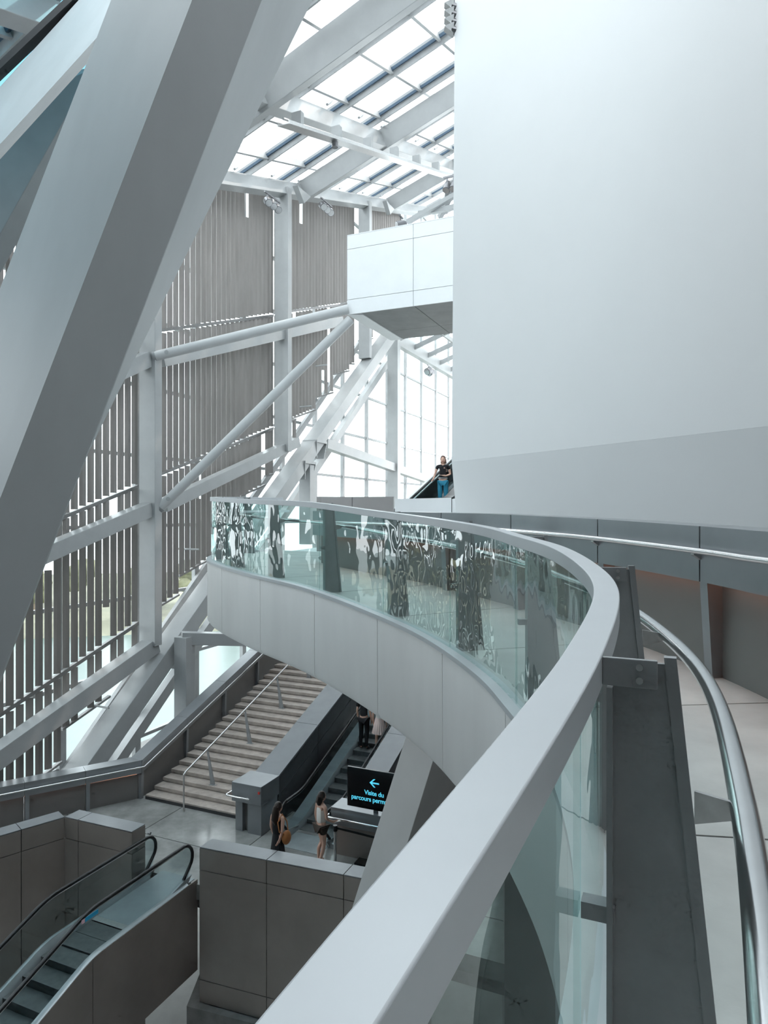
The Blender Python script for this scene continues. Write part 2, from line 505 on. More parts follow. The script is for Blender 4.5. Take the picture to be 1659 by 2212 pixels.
# round tubes to the bridge box
BX = at(750, 680, 24.0)
def tube_thing(a, b, r, lab):
    t = thing('round_tube', a, lab, 'tube')
    mk('shaft', MB().tube([a, b], r, 24), M['tube'], t, smooth=True)
    d = (b - a).normalized()
    mk('end_plate', MB().tube([a - d * .04, a + d * .06], r * 1.06, 24), M['post'], t, smooth=True)
    c = a + d * .45
    n = d.cross(UP).normalized()
    mk('cover_disc', MB().tube([c + n * (r - .01), c + n * (r + .006)], .07, 14), M['steel'], t, smooth=True)
tube_thing(fac(333, 770, -.25), at(752, 668, 24.0), .165, 'upper thick round steel tube from first column to the bridge box')
tube_thing(fac(345, 1098, -.25), at(757, 690, 24.0), .165, 'lower thick round steel tube rising diagonally to the bridge box corner')

# louvre screens
PIT = .31
blade_meshes = {}
BW, BT = PIT * .66, .028
ba = math.radians(23.65 + 30)
bdir = V((math.sin(ba), math.cos(ba), 0)); bn = V((bdir.y, -bdir.x, 0))
LOFF = .62
def blade(Y, z0, z1, parent, fold=.0):
    c = fp(Y, (z0 + z1) / 2, LOFF)
    mb = MB()
    h = (z1 - z0) / 2
    pr = [bdir * -BW / 2, bdir * 0 + bn * .018, bdir * BW / 2]
    pr2 = [p + bn * BT for p in pr]
    ring = pr + pr2[::-1]
    mb.loft([[c + p - UP * h for p in ring], [c + p + UP * h for p in ring]])
    mk('louvre_blade', mb, M['louvre'], parent)
bays = [(15.3, 23.45, 'left of the first column'), (23.6, 31.25, 'between the first and second column'), (31.35, 39.0, 'right of the second column'), (39.6, 45.5, 'beside the white bridge box')]
tiers = [(11.75, 6.2, 'top'), (6.05, 1.0, 'second'), (.85, -3.74, 'third'), (-3.9, -9.6, 'lowest')]
rl = random.Random(3)
for bi, (Y0, Y1, bl) in enumerate(bays):
    for ti, (zt, zb, tl) in enumerate(tiers):
        n = int((Y1 - Y0) / (PIT * DH.y))
        ys = [Y0 + (i + .5) * (Y1 - Y0) / n for i in range(n)]
        # lower ends step along the diagonal
        rows = []
        g = 6
        for i, Y in enumerate(ys):
            top_ = zr(Y, zt); bot_ = zr(Y, zb); stepped = False
            ge = ys[min(len(ys) - 1, (i // g) * g + g - 1)]
            lim = zdiag(ge) + .55 - .38 * (ge - Y)
            if lim > bot_: bot_ = lim; stepped = True
            if top_ - bot_ > .5: rows.append((i, Y, top_, bot_, stepped))
        if not rows: continue
        t = thing('louvre_screen', fp(rows[0][1], rows[0][3], LOFF), 'screen of vertical metal louvre blades, %s tier %s' % (tl, bl), 'louvre screen', 'louvre screens of the facade')
        for i, Y, a, b, s_ in rows:
            r = rl.random()
            if r < .05 and a - b > 2.5: a -= rl.uniform(.9, 1.5)
            elif r < .085 and a - b > 3: b += rl.uniform(.8, 1.3)
            elif r < .10: continue
            blade(Y, b, a, t)
        ya, yb = rows[0], rows[-1]
        mk('head_rail', B(fp(ya[1] - .15, ya[2] + .05, LOFF), fp(yb[1] + .15, yb[2] + .05, LOFF), .09, .07), M['rail'], t)
        run = []
        for q in rows + [None]:
            if run and (q is None or abs((q[3] - run[-1][3]) - .38 * (q[1] - run[-1][1])) > .05):
                mk('bottom_rail', B(fp(run[0][1] - .14, run[0][3] - .05, LOFF), fp(run[-1][1] + .14, run[-1][3] - .05, LOFF), .12, .07), M['rail'], t)
                run = []
            if q: run.append(q)

# ================================================================== ROOF
GK = .85
k_ = 1 + GK / RD
RF = thing('ceiling', rp(-8, -2, GK), kind='structure')
al = [-.015] + [-.855 * i for i in range(1, 9)]
dl = []
for b in range(-3, 3):
    for o in (.9, 3.55, 6.2): dl.append(-8.4 + 8.75 * b + o)
dl = [-34.6] + dl + [18.8]
for d in dl:
    mk('mullion', B(rp(d, al[0], GK - .08), rp(d, al[-1], GK - .05), .10, .42, RN), M['frame'], RF)
    mk('blind_strip', B(rp(d - .15, al[0], GK - .04), rp(d - .15, al[-1], GK - .04), .09, .10, RN), mat('blind', (.05, .09, .14), .5) if 'blind' not in M else M['blind'], RF)
    M['blind'] = bpy.data.materials.get('blind')
for a in al:
    mk('purlin', B(rp(dl[0], a, GK - .04), rp(dl[-1], a, GK - .04), .10, .30, RN), M['frame'], RF)
for i in range(len(dl) - 1):
    for j in range(len(al) - 1):
        if dl[i] < -25.1 and j > 2: continue
        q = [rp(dl[i], al[j], GK + .12), rp(dl[i + 1], al[j], GK + .12), rp(dl[i + 1], al[j + 1], GK + .12), rp(dl[i], al[j + 1], GK + .12)]
        mk('pane', quadpane(q, RN, .02), M['teal'] if dl[i] < -16 and j < 4 else M['groof'], RF)
mk('light_block_roof', MB().prism([rp(-40, al[3], GK + .2), rp(-25, al[3], GK + .2), rp(-25, al[-1] - 3, GK + .2), rp(-40, al[-1] - 3, GK + .2)], RN * .3), M['inner'], RF)  # unseen opaque slab added to keep overhead light off the near beam
# main roof beams
def rbeam(d0, a0, d1, a1, w, h, lab, drop=0.0):
    return mk('roof_beam', B(rp(d0, a0, drop), rp(d1, a1, drop), w, h, RN), M['steel'], label=lab, cat='roof beam', bevel=.015)
rbeam(-26, -.0, 16, -.0, .42, .62, 'eave beam along the top of the louvres')
rbeam(-26, -2.02, 16, -2.02, .42, .72, 'roof beam carrying the lighting track across the skylight')
rbeam(-8.5, 0, -8.5, -6.6, .42, .95, 'wide roof beam climbing right from the large leaning beam')
rbeam(.2, 0, .2, -6.6, .42, .85, 'middle roof beam climbing from the second column to the white wall')
rbeam(9.75, 0, 9.75, -6.6, .42, .8, 'farthest roof beam ending above the white bridge box')
for (d, a, lab) in [(-.0, 0, 'second column'), (9.55, 0, 'far column')]:
    c = rp(d, a, -.45)
    mk('knee_bracket', MB().prism([c + DH * .6, c - DH * .6, c - UP * .55], EL * .25), M['steel'], label='small triangular steel bracket under the eave beam at the ' + lab, cat='bracket')
# rod hangers between beams and glass
for d in (-5.6, -3.2, -1.2, 2.5, 5.0, 7.2, -11):
    for a in (-.35, -2.35):
        p = rp(d, a, .3)
        t = thing('blind_motor', p, 'small actuator rod hanging under a skylight pane', 'actuator', 'skylight actuators')
        q = rp(d, a - .12, GK)
        mk('rod', MB().tube([p, p.lerp(q, .55)], .05, 8), M['steel'], t, smooth=True)
        mk('arm', MB().tube([p.lerp(q, .5), q], .02, 6), M['steel'], t)
# lighting track
tr0, tr1 = at(612, 270, 21.6), at(612, 270, 21.6) + D1 * 15.5
tk = thing('lighting_track', tr0, 'long metal lighting track hanging below the skylight beam', 'light track')
mk('tray', MB().sweep([(tr0, EL), (tr1, EL)], [(-.22, 0), (-.22, .12), (-.19, .12), (-.19, .03), (.19, .03), (.19, .12), (.22, .12), (.22, 0)]), M['inoxb'], tk)
mk('tube', MB().tube([tr0 + UP * .2, tr1 + UP * .2], .04, 8), M['inoxb'], tk)
for i in range(6):
    p = tr0 + D1 * (.8 + 2.5 * i)
    mk('hanger', MB().box(p + UP * .32, EL * .18, DH * .1, UP * .22), M['steel'], tk)
mk('end_lamp', MB().tube([tr0 + D1 * 3.2 - UP * .02, tr0 + D1 * 3.2 - UP * .22], .12, 10), M['lampbody'], tk)

# spot lamps
def spots(p, n, lab, r=.15, aim=V((.3, -.5, -.5)), step=None):
    t = thing('spot_lamp', p, lab, 'spotlight')
    step = step or DH * .34
    aim = aim.normalized()
    mk('mount_bar', B(p - step * .6, p + step * (n - .4), .06, .06), M['lampbody'], t)
    for i in range(n):
        c = p + step * i - UP * .3
        hd = mk('lamp_head', MB().tube([c - aim * .22, c - aim * .1, c + aim * .18], [r * .6, r, r], 14), M['lampbody'], t, smooth=True)
        mk('lens', MB().tube([c + aim * .182, c + aim * .2], r * .88, 14), M['lamplens'], hd, smooth=True)
        mk('yoke', B(c, p + step * i, .05, .03, DH), M['lampbody'], t)
spots(at(578, 418, 26.5), 3, 'cluster of spotlights under the eave beam left of the second column')
spots(at(697, 430, 31.5), 3, 'cluster of spotlights under the eave beam right of the second column', .17)
spots(at(926, 790, 40), 2, 'small spotlight pair below the far skylight near the white wall', .22, V((-.4, -.4, -.3)))
spots(at(866, 468, 27), 1, 'single dark spotlight on top of the white bridge box', .15, V((-.6, -.2, -.2)))
spots(at(966, 383, 22), 2, 'spotlights at the end of the track beside the white wall', .12, V((-.2, -.4, -.8)), EL * .22)
t = thing('spot_rack', at(972, 60, 11.9), 'dark rack of stage lights at the top edge of the white wall', 'light rack')
for i in range(4):
    c = at(975, 5 + 17 * i, 11.9)
    mk('barn_door', MB().prism([c + V((-.12, 0, 0)), c + V((.05, 0, .08)), c + V((.05, .1, -.05))], V((0, .12, -.02))), M['inoxb'], t)
    mk('lamp_head', MB().tube([c + V((.0, .1, .02)), c + V((.11, .1, -.01))], .055, 10), M['lampbody'], t)
mk('mount_bar', MB().tube([at(981, -30, 12.05), at(979, 75, 12.05)], .02, 8), M['lampbody'], t)

# ================================================================== WHITE BRIDGE BOX
BR = thing('bridge', BX, 'white panelled bridge box attached to the large white wall', 'bridge')
bz0, bz1, bd = BX.z, BX.z + 2.77, 3.95
cols = [0, 2.49, 5.6]
rows = [bz0, bz0 + .52, bz1 - .48, bz1]
P0b = V((BX.x, BX.y, 0))
mk('core', MB().prism([P0b + EL * .04 + DH * .04 + UP * (bz0 + .1), P0b + EL * 4.1 + DH * .04 + UP * (bz0 + .1), P0b + EL * 4.1 + DH * bd + UP * (bz0 + .1), P0b + EL * .04 + DH * bd + UP * (bz0 + .1)], UP * (bz1 - bz0 - .14)), M['dark'], BR)
for i in range(2):
    for j in range(3):
        g = .008
        a0, a1 = cols[i] + (g if i else 0), min(cols[i + 1], 4.1) - g
        z0, z1 = rows[j] + g, rows[j + 1] - g
        mk('panel', MB().prism([P0b + EL * a0 + UP * z0, P0b + EL * a1 + UP * z0, P0b + EL * a1 + UP * z1, P0b + EL * a0 + UP * z1], DH * .04), M['bridge'], BR)
for j in range(3):
    z0, z1 = rows[j] + .008, rows[j + 1] - .008
    mk('panel', MB().prism([P0b + DH * .045 + UP * z0, P0b + DH * bd + UP * z0, P0b + DH * bd + UP * z1, P0b + DH * .045 + UP * z1], EL * .035), M['bridge'], BR)
mk('panel', MB().prism([P0b + UP * bz1, P0b + EL * 4.1 + UP * bz1, P0b + EL * 4.1 + DH * bd + UP * bz1, P0b + DH * bd + UP * bz1], UP * .03), M['bridge'], BR)
# soffit: pale rim and dark panels
mk('soffit_rim', MB().prism([P0b + UP * bz0, P0b + EL * .5 + DH * .25 + UP * bz0, P0b + EL * .5 + DH * bd + UP * bz0, P0b + DH * bd + UP * bz0], UP * .09), M['bridge'], BR)
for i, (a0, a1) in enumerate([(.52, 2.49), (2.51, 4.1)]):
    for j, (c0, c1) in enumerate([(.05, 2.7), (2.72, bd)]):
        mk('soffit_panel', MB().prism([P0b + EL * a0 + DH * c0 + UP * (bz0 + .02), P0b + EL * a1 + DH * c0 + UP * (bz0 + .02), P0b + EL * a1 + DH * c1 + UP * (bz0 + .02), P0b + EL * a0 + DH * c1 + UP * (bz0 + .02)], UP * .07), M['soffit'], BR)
# struts above the bridge
for k, (a, b) in enumerate([((880, 480), (985, 420)), ((950, 470), (985, 400)), ((962, 460), (968, 395)), ((905, 462), (990, 446))]):
    mk('roof_strut', B(at(*a, 25.5), at(*b, 24.5), .16, .16), M['steel'], label=['thick inclined strut above the bridge box', 'thin steep strut meeting the lamp joint above the bridge', 'upright strut rod under the lamp joint above the bridge', 'low flat strut along the bridge top by the white wall'][k], cat='strut')
# far lower roof seen below the bridge
LR = thing('ceiling_far', fp(43.5, 11, 0), kind='structure')
q0, q1 = fp(43.6, 11.0), fp(56, 11.0)
up2 = (EL * 1.0 + UP * .35)
mk('eave_beam', B(q0, q1, .4, .8), M['steel'], LR)
for i in range(6): mk('mullion', B(q0 + DH * 2.6 * i, q0 + DH * 2.6 * i + up2 * 9, .12, .3), M['frame'], LR)
for j in range(1, 5): mk('purlin', B(q0 + up2 * 2.2 * j, q1 + up2 * 2.2 * j, .12, .3), M['frame'], LR)
for i in range(5):
    for j in range(4):
        a = q0 + DH * 2.6 * i + up2 * 2.2 * j + UP * .2
        mk('pane', quadpane([a, a + DH * 2.6, a + DH * 2.6 + up2 * 2.2, a + up2 * 2.2], UP, .02), M['groof'], LR)

# ================================================================== NEAR LEANING BEAM, INCLINED LEGS
def leg(name, edges, t0, t1, m, **k):
    r0, r1 = [], []
    (a, Ya), (b, Yb) = edges[1]
    dr = at(*b, Yb) - at(*a, Ya)                 # one direction for all four edges keeps the faces flat
    for (a, Ya), (b, Yb) in edges:
        p = at(*a, Ya)
        r0.append(p + dr * t0); r1.append(p + dr * t1)
    return mk(name, MB().loft([r0, r1]), m, bevel=.012, **k)
dv = at(130, 740, 4.85) - at(415, 0, 4.85)
e1_, e2_, e3_, e4_ = at(240, 0, 5.7), at(415, 0, 4.85), at(565, 0, 5.0), at(675, 0, 6.3)
tj = 977 * 5.0 / (740 * 4.85)
j3 = e3_ + dv * tj
def ring_(t):
    q4 = e4_ + (j3 + V((.004, .01, 0)) - e4_) * (t / tj) if t <= tj else e3_ + dv * t + V((.002, .01, 0)) * (1 + (t - tj))
    return [e1_ + dv * t, e2_ + dv * t, e3_ + dv * t, q4]
mk('leaning_beam', MB().loft([ring_(-1.0), ring_(tj), ring_(4.2)]), M['beam'], label='huge pale leaning box beam in the left foreground', cat='beam')
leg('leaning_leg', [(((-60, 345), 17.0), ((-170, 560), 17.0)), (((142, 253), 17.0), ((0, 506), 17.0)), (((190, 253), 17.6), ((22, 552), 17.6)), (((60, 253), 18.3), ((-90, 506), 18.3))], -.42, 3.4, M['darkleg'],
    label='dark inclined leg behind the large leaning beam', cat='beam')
cb = leg('corner_beam', [(((170, 0), 10.6), ((0, 165), 10.6)), (((215, 75), 9.2), ((0, 312), 9.2)), (((190, 135), 10.2), ((0, 345), 10.2)), (((165, 70), 11.6), ((0, 235), 11.6))], -1.2, 2.6, M['beam'],
    label='pale sloping beam crossing the top left corner', cat='beam')
g0_, g1_ = [at(p[0], p[1], 10.7).lerp(at(q[0], q[1], 10.7), t_) for p, q, t_ in (((161, 0), (0, 153), -1.2), ((161, 0), (0, 153), 2.6))]
mk('gasket', B(g0_, g1_, .1, .17, V((0, 1, 0))), M['dark'], cb)
leg('inclined_pillar', [(((882, 1574), 12.3), ((766, 1920), 11.9)), (((941, 1626), 11.7), ((869, 1859), 11.5)), (((1005, 1640), 13.2), ((940, 1873), 12.9)), (((955, 1590), 13.6), ((850, 1910), 13.2))], -1.1, 3.4, M['pillar'],
    label='white inclined pillar under the curved ramp beside the sign', cat='pillar')

# ================================================================== RAMP
OC = Curve([(-1.15, -1.5, -.485), (-.29, 0, -.395), (-.049, .48, -.36), (.44, 1.5, -.304), (.76, 2.34, -.258), (.885, 2.98, -.225), (.925, 3.65, -.185), (.876, 4.4, -.152),
            (.79, 5.05, -.115), (.434, 6.35, -.052), (-.15, 7.55, .025), (-.946, 8.75, .13), (-1.95, 10.1, .19), (-2.65, 11.2, .235), (-3.0, 11.95, .26), (-3.12, 12.8, .285), (-2.9, 13.7, .30), (-2.2, 14.7, .31)])
s1 = OC.par(.44, 1.5)
SK = [s1 + 1.5 * k for k in range(-2, 12) if -.0 < s1 + 1.5 * k < OC.L - .3]
SJ = [.02] + [s for s in SK if s > .4] + [OC.L - .02]
RW = 1.6
RM = thing('ramp', OC.pt(s1) + V((.8, 0, -2.2)), 'curved white ramp with smooth panel fascia sweeping across the hall', 'ramp', kind='structure')
for a, b in zip(SJ[:-1], SJ[1:]):
    g = .006
    P = OC.path(a + g, b - g)
    mk('fascia_panel', MB().sweep(P, [(-.09, -1.135), (-.05, -1.135), (-.05, -2.12), (.0, -2.17), (.0, -2.20), (-.05, -2.19), (-.085, -2.13)]), M['alu'], RM, smooth=True)
    mk('floor_slab', MB().sweep(OC.path(a + g, b - g), [(.03, -1.13), (RW + .3, -1.13), (RW + .3, -1.28), (.03, -1.28)]), M['rampfloor'], RM)
    mk('ledge', MB().sweep(OC.path(a, b), [(-.105, -1.09), (.03, -1.09), (.03, -1.13), (-.105, -1.13)]), M['cap'], RM, smooth=True)
mk('soffit', MB().sweep(OC.path(.02, OC.L - .02), [(-.03, -1.3), (RW + .3, -1.3), (RW + .3, -2.0), (.02, -2.16), (-.03, -2.10)]), M['bridge'], RM, smooth=True)

BA = thing('glass_balustrade', OC.pt(s1) - UP * 1.09, 'curved glass balustrade with flat grey cap rail and steel posts', 'balustrade')
mk('cap_rail', MB().sweep(OC.path(.0, OC.L, .06), [(-.04, 0), (.04, 0), (.04, -.07), (-.04, -.07)]), M['cap'], BA, smooth=True, bevel=.003)
for a, b in zip(SJ[:-1], SJ[1:]):
    mk('glass_pane', MB().sweep(OC.path(a + .008, b - .008, .1), [(-.025, -.07), (-.008, -.07), (-.008, -1.09), (-.025, -1.09)]), M['gbal'], BA, smooth=True)
hp = [p + n * .31 - UP * .29 for p, n in OC.path(.05, OC.L - .1, .08)]
mk('handrail', MB().tube(hp, .026, 14), M['inox'], BA, smooth=True)
for s in SK:
    if s < s1 - 2: continue
    p, n = OC.pt(s), OC.nrm(s)
    t = V((-n.y, n.x, 0))
    pp = mk('post', MB().prism([p + n * .06 - UP * .015 - t * .006, p + n * .165 - UP * .015 - t * .006, p + n * .28 - UP * 1.13 - t * .006, p + n * .06 - UP * 1.13 - t * .006], t * .012), M['post'], BA)
    mk('flange', MB().box(p + n * .055 - UP * .60, n * .006, t * .028, UP * .53), M['post'], pp)
    a0, a1 = p + n * .17 - UP * .0, p + n * .285 - UP * 1.13
    mk('flange', MB().prism([a0 - t * .012 - n * .008, a0 + t * .012 - n * .008, a1 + t * .012 - n * .008, a1 - t * .012 - n * .008], n * .024), M['post'], pp)
    br = mk('bracket', MB().prism([p + n * .04 - UP * .006 - t * .024, p + n * .15 - UP * .006 - t * .024, p + n * .15 - UP * .066 - t * .024, p + n * .04 - UP * .066 - t * .024], t * .012), M['post'], BA, bevel=.002)
    for dz in (.022, .05):
        c = p + n * .115 - UP * dz - t * .024
        mk('bolt', MB().tube([c, c - t * .004], .0075, 10), M['inoxb'], br, smooth=True)
    mk('clamp', MB().box(p + n * .03 - UP * .56, n * .035, t * .02, UP * .018), M['post'], BA)
    # handrail arm: tapering plate
    b0 = p + n * .22 - UP * .30
    mk('handrail_arm', MB().prism([b0 + UP * .028 - t * .005, b0 - UP * .04 - t * .005, p + n * .30 - UP * .318 - t * .005, p + n * .30 - UP * .285 - t * .005], t * .01), M['inoxb'], BA)

# inner parapet of the ramp
def ict(s):
    Z = OC.pt(s)
    y = Z.y
    tab = [(-2, -.17), (1.5, -.16), (3.0, -.145), (4.4, -.125), (6.35, -.06), (7.55, -.02), (8.75, .0), (11.2, .02), (20, .03)]
    for (a, u), (b, v) in zip(tab[:-1], tab[1:]):
        if a <= y <= b: return u + (v - u) * (y - a) / (b - a)
    return -.17
class IC_:
    def path(s, a, b, step=.15, back=0.0):
        n = max(2, int((b - a) / step) + 1); out = []
        for i in range(n):
            q = a + (b - a) * i / (n - 1)
            p, nn = OC.pt(q), OC.nrm(q)
            out.append((V((p.x, p.y, 0)) + nn * (RW + back) + UP * ict(q), nn))
        return out
IC = IC_()
e1 = OC.par(-2.65, 11.2)
IP = thing('ramp_parapet', IC.path(3, 3.2)[0][0] - UP * 1.2, 'panelled inner parapet of the ramp with steel handrail and warm light strip', 'parapet')
sj = [.6, 1.9, 3.2, 4.5, 5.7, 6.9, 8.1, 9.3, 10.5, 11.7, e1]
for a, b in zip(sj[:-1], sj[1:]):
    if b <= a: continue
    g = .006
    mk('top_panel', MB().sweep(IC.path(a + g, b - g), [(0, 0), (.34, .0), (.34, -.42), (.20, -.42), (.16, -.34), (.06, -.34), (.05, -.42), (.0, -.42)]), M['panelcap'], IP, smooth=True)
    mk('back_panel', MB().sweep(IC.path(a + g, b - g), [(.16, -.40), (.20, -.40), (.20, -1.5), (.16, -1.5)]), M['inner'], IP, smooth=True)
    mk('light_strip', MB().sweep(IC.path(a + .1, b - .1), [(.10, -.342), (.14, -.342), (.14, -.352), (.10, -.352)]), M['led'], IP)
    (p, n), _ = IC.path(a, a + .1)[:2]
    t = V((-n.y, n.x, 0))
    mk('upright', MB().prism([p + n * .03 - UP * .4 - t * .045, p + n * .18 - UP * .4 - t * .045, p + n * .18 - UP * 1.5 - t * .045, p + n * .10 - UP * 1.5 - t * .045], t * .09), M['panelcap'], IP)
    mk('handrail_bracket', MB().prism([p + n * .01 - UP * .22 - t * .02, p + n * -.06 - UP * .20 - t * .02, p + n * -.06 - UP * .215 - t * .02, p + n * .01 - UP * .26 - t * .02], t * .04), M['inoxb'], IP)
mk('handrail', MB().tube([p - n * .07 - UP * .18 for p, n in IC.path(.6, e1, .12)], .024, 12), M['inox'], IP, smooth=True)

# landing behind the ramp
LDZ = -.86
mk('landing_slab', MB().prism([V((-2.2, 14.7, LDZ)), V((-.6, 12.6, LDZ)), V((1.0, 11.0, LDZ)), V((2.0, 12.0, LDZ)), V((3.2, 22, LDZ)), V((.2, 22, LDZ)), V((-1.5, 17, LDZ))], (0, 0, -.9)), M['bridge'],
   label='pale upper landing where the ramp arrives', cat='landing', kind='structure')
arc = Curve([(-1.42, 14.9, .335), (-1.2, 15.25, .34), (-.7, 15.55, .345), (0, 15.65, .35), (.22, 15.62, .35)])
FPa = thing('curved_parapet', arc.pt(1) - UP * 1.2, 'low dark grey curved parapet behind the ramp cap rail', 'parapet')
for a, b in ((0, .95), (.965, arc.L)):
    mk('panel', MB().sweep(arc.path(a, b), [(-.06, 0), (.06, 0), (.06, -1.2), (-.06, -1.2)]), M['greyparapet'], FPa, smooth=True)
WP = thing('white_parapet', at(915, 1100, 16.6), 'low white parapet in front of the upper escalator', 'parapet')
for a, b in ((853, 975), (977, 990)):
    p, q = at(a, 1078, 16.6), at(b, 1075, 16.6)
    mk('panel', MB().prism([p, q, q - UP * 1.25, p - UP * 1.25], V((0, .1, 0))), M['bridge'], WP)

# ================================================================== STAIRS
RISE, RUN, NS = .126, .362, 44
ST = thing('staircase', st(1.7, 0), 'wide pale concrete staircase climbing under the curved ramp', 'staircase')
SW = 3.52
for i in range(NS):
    d = .0 + i * RUN
    z = i * RISE
    mb = MB()
    mb.prism([st(0, d, z + RISE), st(0, d, z + .035), st(0, d + .03, z + .03), st(0, d + .03, z - .06), st(0, d + RUN + .03, z - .06 + RISE), st(0, d + RUN + .03, z + RISE)], EL * SW)
    mk('step', mb, M['stair'], ST)
mk('plinth', MB().prism([st(0, -.004, 0), st(SW, -.004, 0), st(SW, -.004, .085), st(0, -.004, .085)], DH * -.012), M['dark'], ST)
mk('stringer', MB().prism([st(0, .06, -.02), st(0, NS * RUN, NS * RISE - .13), st(0, NS * RUN, NS * RISE - .5), st(0, 1.2, -.02)], EL * SW), M['rawconc'], ST)
poly_floor('stair_landing', [(st(-1, NS * RUN).x, st(-1, NS * RUN).y), (st(9, NS * RUN).x, st(9, NS * RUN).y), (st(9, 30).x, st(9, 30).y), (st(-1, 30).x, st(-1, 30).y)], FZ + NS * RISE, .4, M['stair'],
           label='concrete landing at the top of the stairs', cat='landing', kind='structure')
# centre rail
HRL = 1.62
SRl = thing('stair_handrail', st(1.55, -.2), 'stainless centre handrail with tapered blade posts on the stairs', 'handrail')
foot = at(397, 1752, 19.15); foot.z = FZ
topk = V((foot.x, foot.y, FZ + 1.06))
mk('rail', MB().tube([foot, topk - UP * .04, topk + D1 * .06, topk + D1 * 12.5], .026, 12), M['inoxb'], SRl, smooth=True)
for k in range(8):
    tt = .95 + k * 1.72
    a = topk + D1 * tt
    c = a + EL * .16 + DH * .05
    n_ = max(0, int(((c - SL0).dot(DH)) / RUN)) + 1
    c.z = FZ + n_ * RISE
    mk('blade_post', MB().loft([[a + EL * -.02 + DH * -.015, a + EL * .02 + DH * -.015, a + EL * .02 + DH * .015, a - EL * .02 + DH * .015],
                                [c + EL * -.075 + DH * -.02, c + EL * .075 + DH * -.02, c + EL * .075 + DH * .02, c - EL * .075 + DH * .02]]), M['post'], SRl)
    mk('base_plate', MB().box(c + UP * .006, EL * .11, DH * .05, UP * .006), M['post'], SRl)

# left stair parapet: level part and climbing part
def wallrun(parent, pts, joints, height, th, side, mcap, mface, band=.38, uprights=True):
    """pts: list of base points; parapet with cap, band, recessed panel and fins on the hall side"""
    for (a, b), nj in zip(zip(pts[:-1], pts[1:]), joints):
        hd = V((b.x - a.x, b.y - a.y, 0)).normalized()
        nn = V((hd.y, -hd.x, 0)) * side
        for i in range(nj):
            p, q = a.lerp(b, i / nj), a.lerp(b, (i + 1) / nj)
            e = (q - p) * .003
            p2, q2 = p + e, q - e
            def prof(P): return [P + UP * height + nn * .02, P + UP * height - nn * th, P + UP * (height - band) - nn * th, P + UP * (height - band) - nn * .12, P + UP * (height - band) + nn * .0]
            mk('cap_panel', MB().loft([prof(p2), prof(q2)]), mcap, parent)
            mk('face_panel', MB().loft([[P + UP * (height - band + .001) - nn * .14, P + UP * (height - band + .001) - nn * .18, P - UP * .3 - nn * .18, P - UP * .3 - nn * .14] for P in (p2, q2)]), mface, parent)
            if uprights:
                d_ = V((0, 0, height - band + .2))
                u0 = p + hd * .02
                mk('fin', MB().prism([u0 - nn * .02 + UP * (height - band), u0 - nn * .14 + UP * (height - band), u0 - nn * .14 - UP * .2, u0 - nn * .05 - UP * .2], hd * .1), mcap, parent)
SPp = thing('stair_parapet', st(-.1, 0), 'dark steel parapet along the left side of the stairs', 'parapet')
Lp0 = V((-10.9, 17.45, FZ)); Lp1 = st(-.06, -.1); Lp2 = st(-.06, 15.8) + UP * (15.9 * SLP)
wallrun(SPp, [Lp0, Lp1, Lp2], [3, 8], 1.16, .42, 1, M['panelcap'], M['stairpanel'])
hr = [Lp0 + UP * .98 + EL * .1, Lp1 + UP * .98 + EL * .1, Lp2 + UP * .98 + EL * .1]
mk('handrail', MB().tube([hr[0], hr[1], hr[1] + (hr[2] - hr[1]) * .01, hr[2]], .024, 10), M['inox'], SPp, smooth=True)
M['led2'] = emit('stair_led', (1.0, .42, .25), 1.0)
mk('light_strip', MB().beam(Lp0 + UP * .772 - EL * .09, Lp1 + UP * .772 - EL * .09 - DH * .1, .02, .006), M['led2'], SPp)

# wall between stairs and escalator
MW = thing('escalator_wall', st(3.9, 0), 'panelled wall with blue-grey cap between stairs and escalator', 'parapet')
w0, w1 = 3.62, 4.38
mk('end_box', MB().prism([st(3.5, -.62, .78), st(4.42, -.62, .78), st(4.42, .25, .78), st(3.5, .25, .78)], UP * .5), M['panelcap'], MW, bevel=.01)
mk('end_leg', MB().prism([st(3.58, -.56), st(3.80, -.56), st(3.80, .2), st(3.58, .2)], UP * .78), M['panelcap'], MW)
mk('end_leg', MB().prism([st(3.98, -.58), st(4.40, -.58), st(4.40, .2), st(3.98, .2)], UP * .78), M['panelcap'], MW)
mk('end_recess', MB().prism([st(3.80, -.45), st(3.98, -.45), st(3.98, .2), st(3.80, .2)], UP * .78), M['inner'], MW)
mk('end_handrail', MB().tube([st(3.45, -.2, 1.0), st(3.45, -.78, 1.0), st(3.5, -.82, 1.0), st(4.2, -.82, 1.0)], .024, 10), M['inox'], MW, smooth=True)
mk('handrail_bracket', MB().beam(st(4.0, -.62, .92), st(4.0, -.82, .99), .03, .03), M['inoxb'], MW)
mk('alarm_button', MB().box(st(4.36, -.63, 1.12), EL * .025, DH * .015, UP * .03), mat('red_button', (.6, .05, .04), .4), MW)
nj = 7
